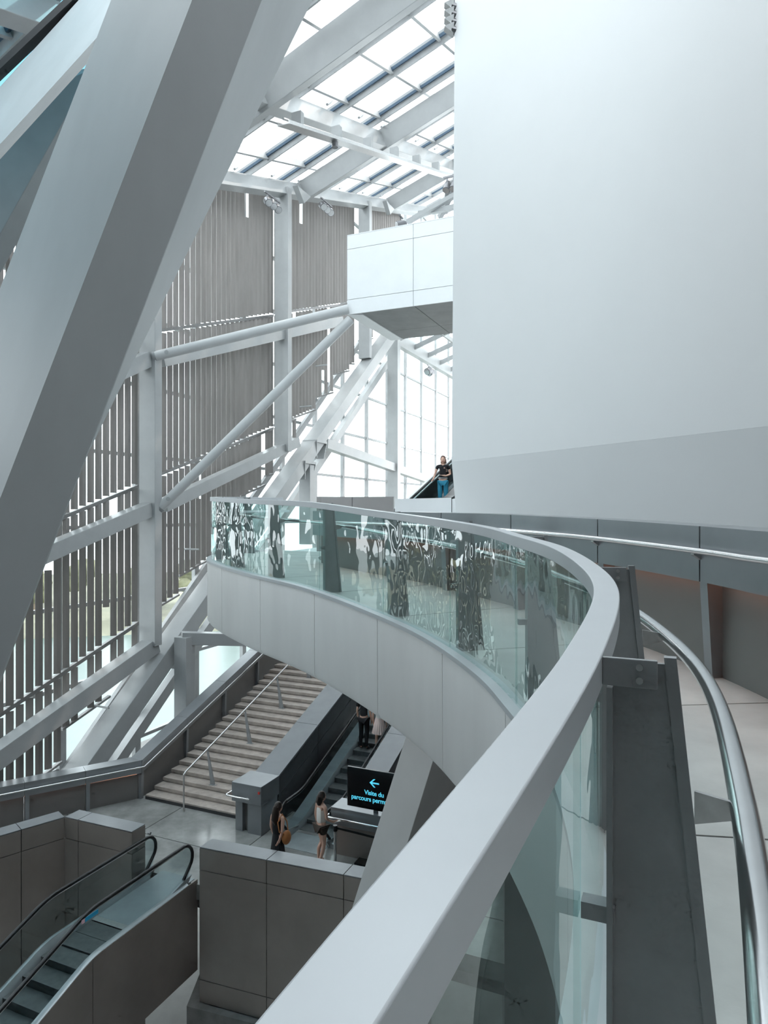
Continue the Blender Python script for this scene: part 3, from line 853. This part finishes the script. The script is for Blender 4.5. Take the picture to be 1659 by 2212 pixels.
for i in range(nj):
    d0, d1 = .26 + i * 2.2 + .006, .26 + (i + 1) * 2.2 - .006
    z0, z1 = 1.24 + SLP * (d0 - .26), 1.24 + SLP * (d1 - .26)
    mk('cap_panel', MB().loft([[st(w0, d, z), st(w1, d, z), st(w1, d, z - .06), st(w0, d, z - .06)] for d, z in ((d0, z0), (d1, z1))]), M['panelcap'], MW)
    for (h0, h1) in ((.065, .55), (.56, 2.2)):
        mk('side_panel', MB().loft([[st(w1 - .04, d, z - h0), st(w1, d, z - h0), st(w1, d, max(z - h1, -.1)), st(w1 - .04, d, max(z - h1, -.1))] for d, z in ((d0, z0), (d1, z1))]), M['clad'], MW)
    mk('side_panel', MB().loft([[st(w0, d, z - .065), st(w0 + .04, d, z - .065), st(w0 + .04, d, z - 1.6), st(w0, d, z - 1.6)] for d, z in ((d0, z0), (d1, z1))]), M['panel'], MW)

# ================================================================== ESCALATORS
def arcprof(flat, slope, length, n=8, r=1.6):
    """list of (d, z): level, rounded into the slope"""
    ang = math.atan(slope); pts = [(0, 0)]
    tl = r * math.tan(abs(ang) / 2)
    sg = 1 if slope > 0 else -1
    d0 = flat - tl
    pts.append((d0, 0))
    for i in range(1, n + 1):
        a = abs(ang) * i / n
        pts.append((d0 + r * math.sin(a), sg * r * (1 - math.cos(a))))
    d, z = pts[-1]
    pts.append((d + (length - flat), z + (length - flat) * slope))
    return pts
def interp(pr, d):
    for (a, u), (b, v) in zip(pr[:-1], pr[1:]):
        if a <= d <= b: return u + (v - u) * (d - a) / (b - a + 1e-9)
    if d < pr[0][0]: return pr[0][1]
    return pr[-1][1]
def escalator(name, lab, O, dv, lv, width, flat, slope, length, side_depth=0.0, sides=(1, 1), deckout=.25, panel=None, bal=(1, 1)):
    """O: floor point at middle of the newel end; dv along, lv across"""
    t = thing(name, O, lab, 'escalator')
    pr = arcprof(flat, slope, length)
    def W(l, d, z): return O + lv * l + dv * d + UP * z
    hw = width / 2
    for sidx, sg in enumerate((-1, 1)):
        if not bal[sidx]: continue
        L = sg * (hw + .07)
        hr = [(d, z + .95) for d, z in pr if d > .35]
        hr = [(.35, .95)] + hr
        loop = [(.35 - .30 * math.sin(a), .65 + .30 * math.cos(a)) for a in [math.pi * k / 9 for k in range(0, 8)]]
        path = [W(L, d, z) for d, z in (loop[::-1] + hr)]
        path = [W(L, .35, .22)] + path
        bl = mk('balustrade', MB().loft([[W(L - .006, d, zb), W(L + .006, d, zb), W(L + .006, d, zt), W(L - .006, d, zt)] for d, zb, zt in
              [(.06, .5, .8), (.14, .3, .89)] + [(d, interp(pr, d) + .12, z - .02) for d, z in hr]]), M['gesc'], t)
        mk('handrail', MB().tube(path, .038, 10), M['rubber'], bl, smooth=True)
        mk('guide', MB().tube([p - (UP * .035) for p in path[8:]], .022, 8), M['inoxb'], bl, smooth=True)
        # inner skirt and deck
        pts = [p for p in pr]
        dk = mk('deck', MB().loft([[W(sg * (hw + .0), d, z + .04), W(sg * (hw + .07), d, z + .13), W(sg * (hw + .12), d, z + .13), W(sg * (hw + .12 + deckout), d, z + .10), W(sg * (hw + .12 + deckout), d, z - .1), W(sg * (hw + .0), d, z - .15)] for d, z in [(.3, 0)] + pts[1:]]), M['deck'], t, smooth=True)
        mk('newel_base', MB().prism([W(sg * (hw + .03), .30, .02), W(sg * (hw + .03), .12, .24), W(sg * (hw + .03), .45, .2), W(sg * (hw + .03), .9, .1), W(sg * (hw + .03), .9, .0)], lv * sg * .08), M['deck'], t)
        if sides[sidx]:
            dd = [p for p in pts]
            nseg = 4
            for i in range(nseg):
                a, b = length * i / nseg + .006, length * (i + 1) / nseg - .006
                qs = [a] + [d for d, z in pts if a < d < b] + [b]
                mk('side_panel', MB().loft([[W(sg * (hw + .11 + deckout), d, interp(pr, d) + .095), W(sg * (hw + .13 + deckout), d, interp(pr, d) + .095), W(sg * (hw + .13 + deckout), d, interp(pr, d) - side_depth), W(sg * (hw + .11 + deckout), d, interp(pr, d) - side_depth)] for d in qs]), panel or M['panel'], t)
    mk('landing_plate', MB().prism([W(-hw, -.1, .012), W(hw, -.1, .012), W(hw, flat * .62, .012), W(-hw, flat * .62, .012)], UP * -.05), M['deck'], t)
    mk('comb', MB().prism([W(-hw, flat * .62, .016), W(hw, flat * .62, .016), W(hw, flat * .62 + .14, .010), W(-hw, flat * .62 + .14, .010)], UP * -.04), M['inoxb'], t)
    d = flat * .62 + .16
    run = .40
    while d + run < length:
        zm = interp(pr, d + run * .5)
        zt = round(zm / .001) * .001
        mk('step', MB().prism([W(-hw, d, zt), W(hw, d, zt), W(hw, d + run - .01, zt), W(-hw, d + run - .01, zt)], UP * -.16), M['step'], t, bevel=.006)
        d += run
    mk('truss', MB().loft([[W(-hw, q, interp(pr, q) - .2), W(hw, q, interp(pr, q) - .2), W(hw, q, interp(pr, q) - .2 - max(.3, side_depth - .3)), W(-hw, q, interp(pr, q) - .2 - max(.3, side_depth - .3))] for q, z in [(flat * .62, 0)] + pr[2:]]), M['dark'], t)
    return t
escalator('escalator', 'escalator climbing beside the stairs, carrying a couple', st(5.68, -.75), DH, EL, 1.12, 1.15, SLP, 15.5, .6, (0, 0), .3)
esc_down = escalator('escalator', 'escalator descending toward the lower left corner', V((-4.80, 15.71, FZ)), -DH, -EL, .92, 3.0, -.36, 12.0, 1.95, (1, 1), .05)
esc_up = escalator('escalator', 'upper escalator behind the white wall with a descending woman', V((.72, 18.4, -.87)), DH, EL, 1.0, .6, .36, 9, .9, (1, 1), .12, M['bridge'])
O_ = V((.72, 18.4, -.87)); pr_ = arcprof(.6, .36, 9)
for l0, l1, h, m_ in ((-.98, -.72, .72, 'bridge'), (.72, .98, 1.25, 'rubber'), (-.715, -.70, .70, 'rubber')):
    mk('side_wall', MB().loft([[O_ + EL * l + DH * d + UP * (z + zz) for l, zz in ((l0, h), (l1, h), (l1, -.6), (l0, -.6))] for d, z in pr_]), M[m_], esc_up)
for x0, x1, m_ in ((184, 212, 'sticker'), (176, 183, 'stickerw')):
    q = [at(x0, 1992 - (x0 - 184) * .7, 12.2), at(x1, 1992 - (x1 - 184) * .7, 12.2 + (x1 - 184) * .011)]
    mk('sticker', MB().prism([q[0], q[1], q[1] + UP * .075, q[0] + UP * .075], EL * .004), M[m_], esc_down, label='small blue sticker' if m_ == 'sticker' else 'tiny pink sticker')
# second wall right of the climbing escalator
SWl = thing('escalator_wall', st(7.3, -.6), 'low grey wall behind the sign with bright handrail bar', 'parapet')
mk('front_box', MB().prism([st(6.5, -.7, .75), st(8.6, -.7, .75), st(8.6, -.1, .75), st(6.5, -.1, .75)], UP * .42), M['panelcap'], SWl, bevel=.01)
mk('front_face', MB().prism([st(6.55, -.62), st(8.6, -.62), st(8.6, -.1), st(6.55, -.1)], UP * .745), M['panel'], SWl)
mk('handrail', MB().tube([st(6.45, -.7, .98), st(6.45, -.82, .98), st(6.5, -.85, .98), st(8.0, -.85, .98)], .026, 10), M['inox'], SWl, smooth=True)
for i in range(6):
    d0, d1 = -.08 + i * 2.6, -.08 + (i + 1) * 2.6 - .012
    mk('side_panel', MB().loft([[st(6.62, d, 1.17 + SLP * max(0, d)), st(7.3, d, 1.17 + SLP * max(0, d)), st(7.3, d, -.1), st(6.62, d, -.1)] for d in (d0, d1)]), M['panelcap'], SWl)

# ================================================================== LOWER PARAPETS
def boxwall(name, lab, p0, p1, ztop, zbot, th, js, rows, back):
    """panelled wall: front face from p0 to p1, thickness to the back"""
    t = thing(name, V((p0.x, p0.y, zbot)), lab, 'parapet')
    u = V((p1.x - p0.x, p1.y - p0.y, 0)); L = u.length; u.normalize()
    P = V((p0.x, p0.y, 0))
    edges = [0] + js + [L]
    mk('core', MB().prism([P + u * .02 + back * .03 + UP * zbot, P + u * (L - .02) + back * .03 + UP * zbot, P + u * (L - .02) + back * (th - .03) + UP * zbot, P + u * .02 + back * (th - .03) + UP * zbot], UP * (ztop - zbot - .02)), M['dark'], t)
    zz = [ztop] + rows + [zbot]
    for a, b in zip(edges[:-1], edges[1:]):
        g = .008
        mk('cap_panel', MB().prism([P + u * (a + g) + UP * ztop, P + u * (b - g) + UP * ztop, P + u * (b - g) + back * th + UP * ztop, P + u * (a + g) + back * th + UP * ztop], UP * .02), M['panelcap'], t)
        for h, l in zip(zz[:-1], zz[1:]):
            mk('face_panel', MB().prism([P + u * (a + g) + UP * (h - g), P + u * (b - g) + UP * (h - g), P + u * (b - g) + UP * (l + g), P + u * (a + g) + UP * (l + g)], back * .03), M['panel'], t)
        mk('back_panel', MB().prism([P + u * (a + g) + back * (th - .03) + UP * (ztop - g), P + u * (b - g) + back * (th - .03) + UP * (ztop - g), P + u * (b - g) + back * (th - .03) + UP * (FZ + .01), P + u * (a + g) + back * (th - .03) + UP * (FZ + .01)], back * .03), M['panel'], t)
    for e, s_ in ((0, -1), (L, 1)):
        q = P + u * e
        for h, l in zip(zz[:-1], zz[1:]):
            mk('end_panel', MB().prism([q + back * .0 + UP * (h - .008), q + back * th + UP * (h - .008), q + back * th + UP * (l + .008), q + UP * (l + .008)], u * s_ * -.02), M['panel'], t)
    return t
PTZ = -7.28
Rp0, Rp1 = at(431, 1831, 14.8), at(741, 1891, 13.68)
boxwall('void_parapet', 'large grey panelled parapet below the two walking women', Rp0, Rp1 + (Rp1 - Rp0) * .5, PTZ, -10.62, .42, [1.64, 3.38], [PTZ - .48, PTZ - 2.85], V((-EL.y * -1, 0, 0)) if False else DH)
Lq0, Lq1 = at(140, 1766, 16.27), at(285, 1798, 15.5)
boxwall('void_parapet', 'panelled parapet arm ending beside the lower escalator newel', Lq0, Lq1, PTZ, -12.3, .42, [.42], [PTZ - .49], DH)
Lm0 = at(0, 1807, 15.32); Lm0 = Lq0 + (Lm0 - Lq0) * 2.2
dq = V((Lq0.x - Lm0.x, Lq0.y - Lm0.y, 0)).normalized()
boxwall('void_parapet', 'long panelled parapet arm running out of the left edge', Lm0, Lq0, PTZ, -12.3, .42, [.6, 2.1], [PTZ - .49], V((-dq.y, dq.x, 0)))
mk('concrete_beam', MB().prism([V((Rp0.x - .25, Rp0.y - .1, -10.64)), V((Rp1.x + 2, Rp1.y - .75, -10.64)), V((Rp1.x + 2, Rp1.y + .4, -10.64)), V((Rp0.x - .25, Rp0.y + 1, -10.64))], (0, 0, -1.2)), M['rawconc'],
   label='raw concrete beam under the large panelled parapet', cat='beam')
mk('door_hook', MB().tube([at(319, 1800, 15.4), at(325, 1801, 15.4), at(326, 1797, 15.4)], .02, 8), M['lampbody'], label='small dark hook on the end of the left parapet', cat='hook')

# ================================================================== SIGN, STANCHION
SG0 = at(750, 1655, 16.6)
sg = thing('sign_display', V((SG0.x + .6, SG0.y - .2, FZ)), 'black display sign with a left arrow and light blue French text', 'sign')
sw, sh = 1.44, .95
mk('screen', MB().prism([SG0, SG0 + EL * sw, SG0 + EL * sw - UP * sh, SG0 - UP * sh], DH * .06), M['screen'], sg, bevel=.008)
mk('stand_pole', MB().box(SG0 + EL * sw * .5 + DH * .1 + UP * ((FZ - SG0.z) / 2 - .05), EL * .05, DH * .03, UP * ((SG0.z - FZ) / 2 - .07)), M['lampbody'], sg)
mk('stand_base', MB().box(V((SG0.x, SG0.y, FZ + .02)) + EL * sw * .5 + DH * .05, EL * .42, DH * .28, UP * .02), M['screen'], sg)
def text(body, size, c, name):
    cu = bpy.data.curves.new('text', 'FONT')
    cu.body = body; cu.size = size; cu.align_x = 'CENTER'; cu.extrude = .002; cu.space_character = .95; cu.offset = .002
    to = bpy.data.objects.new('text', cu); COL.objects.link(to)
    bpy.context.view_layer.update()
    me = bpy.data.meshes.new_from_object(to.evaluated_get(bpy.context.evaluated_depsgraph_get()))
    bpy.data.objects.remove(to)
    R = Matrix((EL, UP, -DH)).transposed()
    mb = MB()
    mb.add([c + R @ v.co for v in me.vertices], [tuple(p.vertices) for p in me.polygons])
    mk(name, mb, M['screentext'], sg)
cc = SG0 + EL * sw * .5 - DH * .004
text('Visite du', .155, cc - UP * .60, 'lettering')
text('parcours permanent', .155, cc - UP * .755, 'lettering')
ac = cc - UP * .30
mb = MB()
mb.prism([ac + EL * .13 + UP * .018, ac + EL * .13 - UP * .018, ac - EL * .09 - UP * .018, ac - EL * .09 + UP * .018], DH * -.003)
for s in (-1, 1):
    mb.prism([ac - EL * .12, ac - EL * .01 + UP * .10 * s, ac + EL * .035 + UP * .10 * s, ac - EL * .07], DH * -.003)
mk('arrow', mb, M['screentext'], sg)

sp = at(724, 1870, 16.0); sp.z = FZ
sn = thing('queue_stanchion', sp, 'chrome queue stanchion with black belt beside the sign', 'stanchion')
mk('base', MB().tube([sp, sp + UP * .025, sp + UP * .05], [.18, .18, .06], 20), M['inox'], sn, smooth=True)
mk('pole', MB().tube([sp + UP * .04, sp + UP * .95], .032, 14), M['inox'], sn, smooth=True)
mk('belt_head', MB().tube([sp + UP * .93, sp + UP * 1.06], .05, 14), M['rubber'], sn, smooth=True)
mk('belt', MB().prism([sp + UP * 1.03, sp + EL * 1.0 + UP * .99, sp + EL * 1.9 + UP * 1.0, sp + EL * 1.9 + UP * .95, sp + EL * 1.0 + UP * .94, sp + UP * .98], DH * .006), M['rubber'], sn)
# low dark stand foot on the floor
fq = at(762, 1862, 16.1); fq.z = FZ

# ================================================================== PEOPLE
def skin_mesh(name, J, edges, root, sub=1):
    keys = list(J); idx = {k: i for i, k in enumerate(keys)}
    me = bpy.data.meshes.new(name)
    me.from_pydata([J[k][0] for k in keys], [(idx[a], idx[b]) for a, b in edges], [])
    o = bpy.data.objects.new(name, me); COL.objects.link(o)
    o.modifiers.new('skin', 'SKIN').use_smooth_shade = True
    sd = me.skin_vertices[0].data
    for i, k in enumerate(keys):
        r = J[k][1]
        sd[i].radius = r if isinstance(r, tuple) else (r, r)
        sd[i].use_root = (k == root)
    ss = o.modifiers.new('sub', 'SUBSURF'); ss.levels = ss.render_levels = sub
    bpy.context.view_layer.update()
    m2 = bpy.data.meshes.new_from_object(o.evaluated_get(bpy.context.evaluated_depsgraph_get()))
    bpy.data.objects.remove(o)
    mb = MB()
    mb.add([v.co.copy() for v in m2.vertices], [tuple(p.vertices) for p in m2.polygons])
    return mb
def person(loc, heading, lab, J, clothes, hair, height=1.65, group=None):
    """local frame: x right, y forward, z up; heading rotates about z"""
    R = Matrix.Rotation(heading, 3, 'Z')
    k = height / 1.65
    def T(mb):
        mb.v = [loc + R @ (p * k) for p in mb.v]
        return mb
    base = {'pelvis': (V((0, 0, .92)), (.125, .095)), 'waist': (V((0, 0, 1.06)), (.105, .08)), 'chest': (V((0, 0, 1.26)), (.125, .09)), 'collar': (V((0, -.005, 1.37)), (.075, .06)), 'neck': (V((0, 0, 1.44)), .043), 'skull': (V((0, .012, 1.50)), .05)}
    for s, sx in (('l', -1), ('r', 1)):
        base['hip' + s] = (V((.085 * sx, 0, .86)), .085)
        base['knee' + s] = (V((.09 * sx, .02, .48)), .052)
        base['calf' + s] = (V((.09 * sx, -.015, .34)), .048)
        base['ankle' + s] = (V((.09 * sx, -.02, .08)), .033)
        base['toe' + s] = (V((.10 * sx, .13, .035)), (.038, .03))
        base['shoulder' + s] = (V((.165 * sx, 0, 1.36)), .05)
        base['elbow' + s] = (V((.20 * sx, -.02, 1.10)), .036)
        base['wrist' + s] = (V((.21 * sx, .05, .87)), .025)
        base['palm' + s] = (V((.21 * sx, .07, .80)), (.022, .032))
    for q, p in J.items():
        base[q] = (V(p), base[q][1])
    E_ = [('pelvis', 'waist'), ('waist', 'chest'), ('chest', 'collar'), ('collar', 'neck'), ('neck', 'skull')]
    for s, sx in (('l', -1), ('r', 1)):
        E_ += [('pelvis', 'hip' + s), ('hip' + s, 'knee' + s), ('knee' + s, 'calf' + s), ('calf' + s, 'ankle' + s), ('ankle' + s, 'toe' + s), ('collar', 'shoulder' + s), ('shoulder' + s, 'elbow' + s), ('elbow' + s, 'wrist' + s), ('wrist' + s, 'palm' + s)]
        d = (base['palm' + s][0] - base['wrist' + s][0]).normalized()
        sd = V((0, 1, 0)) - d * d.y
        sd = sd.normalized() if sd.length > .2 else V((0, 0, 1))
        for f in range(4):
            L = (.075, .085, .08, .062)[f]
            a = base['palm' + s][0] + sd * (.027 - .018 * f) + d * .02
            b_ = a + d * L * .55 + V((-.008 * sx, 0, 0)); c_ = a + d * L + V((-.025 * sx, 0, 0))
            base['f%d%s' % (f, s)] = (b_, .0085); base['g%d%s' % (f, s)] = (c_, .007)
            E_ += [('palm' + s, 'f%d%s' % (f, s)), ('f%d%s' % (f, s), 'g%d%s' % (f, s))]
        th = base['wrist' + s][0].lerp(base['palm' + s][0], .5) + sd * .035
        base['t' + s] = (th, .011); base['u' + s] = (th + d * .045 + sd * .012, .009)
        E_ += [('wrist' + s, 't' + s), ('t' + s, 'u' + s)]
    mb = skin_mesh('body', base, E_, 'pelvis')
    hc = base['skull'][0] + V((0, .012, .055))
    o = len(mb.v)
    mb.sphere(hc, .1, 14, 10, 0, (.76, .93, 1.14))
    mb.sphere(hc + V((0, .092, -.015)), .016, 8, 6, 0, (.8, 1, 1.5))
    for sx in (-1, 1):
        mb.sphere(hc + V((.075 * sx, -.005, -.01)), .02, 6, 5, 0, (.4, .8, 1.3))
        mb.sphere(hc + V((.03 * sx, .083, .01)), .009, 6, 5, 1)
    mb.box(hc + V((0, .083, -.052)), V((.022, 0, 0)), V((0, .006, 0)), V((0, 0, .006)), 2)
    mb.mi = mb.mi[:len(mb.f)]
    p = mk('person', T(mb), [M['skin'], M['hair'], M['redlip']], label=lab, cat='person', group=group, smooth=True)
    for nm, m, parts, grow in clothes:
        JJ = {}
        for q, (pos, r) in base.items():
            if q in parts:
                g = grow
                rr = (r[0] + g, r[1] + g) if isinstance(r, tuple) else r + g
                JJ[q] = (pos, rr)
        ee = [e for e in E_ if e[0] in JJ and e[1] in JJ]
        for a, b, f, nmx in [x for x in parts if isinstance(x, tuple)]:
            ra = base[a][1] if not isinstance(base[a][1], tuple) else base[a][1][0]
            rb = base[b][1] if not isinstance(base[b][1], tuple) else base[b][1][0]
            JJ[nmx] = (base[a][0].lerp(base[b][0], f), ra + (rb - ra) * f + grow * 1.6)
            ee.append((a, nmx))
        root = 'pelvis' if 'pelvis' in JJ else ('waist' if 'waist' in JJ else list(JJ)[0])
        mk(nm, T(skin_mesh(nm, JJ, ee, root)), m, p, smooth=True)
    if hair:
        m, kind = hair
        h = MB()
        h.sphere(hc + V((0, -.018, .02)), .105, 14, 9, 0, (.83, .93, 1.1))
        if kind == 'long':
            h.tube([hc + V((0, -.07, .03)), hc + V((0, -.095, -.1)), hc + V((0, -.105, -.24)), hc + V((.02, -.10, -.36))], [.07, .085, .09, .03], 12)
            h.tube([hc + V((-.06, -.02, .02)), hc + V((-.08, -.03, -.14)), hc + V((-.075, -.05, -.30))], [.04, .035, .02], 8)
        else:
            h.tube([hc + V((0, -.06, .02)), hc + V((0, -.085, -.08)), hc + V((0, -.075, -.17))], [.075, .085, .05], 12)
            h.tube([hc + V((-.065, -.01, .02)), hc + V((-.08, -.02, -.12))], [.035, .03], 8)
        mk('hair', T(h), m, p, smooth=True)
    return p, T, base, hc
def pleat(T, z0, z1, r0, r1, m, parent, n=36, amp=.012, name='skirt', sq=.75):
    rings = []
    for i in range(5):
        f = i / 4
        z = z0 + (z1 - z0) * f; r = r0 + (r1 - r0) * f
        rings.append([V(((r + amp * f * (-1) ** k) * math.cos(2 * math.pi * k / n), (r + amp * f * (-1) ** k) * sq * math.sin(2 * math.pi * k / n), z)) for k in range(n)])
    mk(name, T(MB().loft(rings)), m, parent)

# woman in black with tan shoulder bag
pl = at(600, 1893, 15.75); pl.z = FZ
p, T, bs, hc = person(pl, math.radians(-38), 'woman in a black dress with long dark hair and tan shoulder bag', {'wristl': (-.20, .06, .86), 'palml': (-.2, .08, .79), 'elbowr': (.21, -.06, 1.10), 'wristr': (.17, -.10, .92), 'palmr': (.15, -.12, .86), 'kneel': (-.09, .10, .48), 'anklel': (-.09, .06, .08), 'toel': (-.1, .2, .035), 'kneer': (.09, -.02, .48), 'ankler': (.09, -.16, .10), 'toer': (.1, -.02, .04)},
    [('top', M['blackcloth'], {'pelvis', 'waist', 'chest', 'collar'}, .028)], (M['hair'], 'long'), 1.68)
pleat(T, 1.0, .46, .125, .20, M['blackcloth'], p, name='skirt', amp=.006)
bt = thing('shoulder_bag', pl + UP * .85, 'tan leather shoulder bag carried by the woman in black', 'bag')
cb = V((.22, .06, .92))
mk('pouch', T(MB().sphere(cb, .15, 14, 9, 0, (.55, .85, 1.05))), M['leather'], bt, smooth=True)
mk('strap', T(MB().tube([cb + V((0, .05, .13)), V((.17, .12, 1.25)), V((.12, .02, 1.435)), V((.14, -.13, 1.30)), V((.19, -.13, 1.1)), cb + V((.01, -.08, .10))], .014, 6)), M['leather'], bt, smooth=True)

# woman in white sleeveless top and dark shorts
pl = at(694, 1868, 16.3); pl.z = FZ
p, T, bs, hc = person(pl, math.radians(-52), 'woman in a white sleeveless top and dark shorts looking at the sign', {'elbowl': (-.20, -.03, 1.10), 'wristl': (-.205, .02, .86), 'palml': (-.2, .03, .79), 'elbowr': (.2, .02, 1.10), 'wristr': (.18, .2, .98), 'palmr': (.17, .26, .97), 'kneel': (-.085, .08, .48), 'anklel': (-.085, -.02, .08), 'toel': (-.09, .13, .035), 'kneer': (.085, .02, .48), 'ankler': (.085, -.12, .09), 'toer': (.09, .02, .035)},
    [('top', M['whitecloth'], {'pelvis', 'waist', 'chest', 'collar'}, .024), ('shorts', M['browncloth'], {'pelvis', 'hipl', 'hipr', ('hipl', 'kneel', .5, 'tl'), ('hipr', 'kneer', .5, 'tr')}, .02)], (M['hair'], 'short'), 1.70)
mk('leaflet', T(MB().box(V((.16, .33, .955)), V((.02, .08, 0)), V((.06, -.02, .01)), V((0, 0, .004)))), M['whitecloth'], label='white folded leaflet in the hand of the woman in white', cat='leaflet')

# couple on the climbing escalator
def onesc(l, d):
    pr = arcprof(1.15, SLP, 15.5)
    return st(5.68 + l, -.75 + d, 0) + UP * (interp(pr, d))
f0 = .62 * 1.15 + .16
def stepmid(k):
    d = f0 + .4 * k + .2
    return d
d = stepmid(8)
person(onesc(-.28, d), math.radians(-22), 'man in dark trousers and white-soled shoes on the climbing escalator', {},
    [('trousers', M['blackcloth'], {'pelvis', 'hipl', 'hipr', 'kneel', 'kneer', 'calfl', 'calfr', 'anklel', 'ankler'}, .016), ('shirt', M['blackcloth'], {'pelvis', 'waist', 'chest', 'collar', 'shoulderl', 'shoulderr', ('shoulderl', 'elbowl', .6, 'sl'), ('shoulderr', 'elbowr', .6, 'sr')}, .018), ('shoes', M['shoe'], {'anklel', 'toel'}, .014), ('shoes', M['shoe'], {'ankler', 'toer'}, .014)], (M['hair'], 'short'), 1.76)
p, T, bs, hc = person(onesc(.24, d), math.radians(-18), 'woman in a pale pink pleated skirt on the climbing escalator', {},
    [('top', M['whitecloth'], {'pelvis', 'waist', 'chest', 'collar'}, .016), ('shoes', M['shoe'], {'anklel', 'toel'}, .010), ('shoes', M['shoe'], {'ankler', 'toer'}, .010)], (M['hairb'], 'long'), 1.64)
pleat(T, 1.04, .56, .12, .23, M['pinkcloth'], p)
# woman coming down the upper escalator
pl = at(957, 1104, 21.0)
p, T, bs, hc = person(pl, math.radians(172), 'smiling woman in black top and blue jeans on the upper escalator', {'elbowr': (.24, .02, 1.13), 'wristr': (.29, .12, .95), 'palmr': (.31, .17, .93), 'elbowl': (-.22, -.02, 1.12), 'wristl': (-.10, .13, 1.06), 'palml': (-.04, .14, 1.07)},
    [('top', M['blackcloth'], {'waist', 'chest', 'collar', 'shoulderl', 'shoulderr', 'pelvis', ('shoulderl', 'elbowl', .5, 'sl'), ('shoulderr', 'elbowr', .5, 'sr')}, .014), ('jeans', M['jeans'], {'pelvis', 'hipl', 'hipr', 'kneel', 'kneer', 'calfl', 'calfr', 'anklel', 'ankler'}, .014)], (M['hairb'], 'short'), 1.67)
mk('belt', T(MB().tube([V((.135 * math.cos(a), .105 * math.sin(a), 1.0)) for a in [2 * math.pi * k / 16 for k in range(17)]], .014, 6)), M['belt'], p, smooth=True)
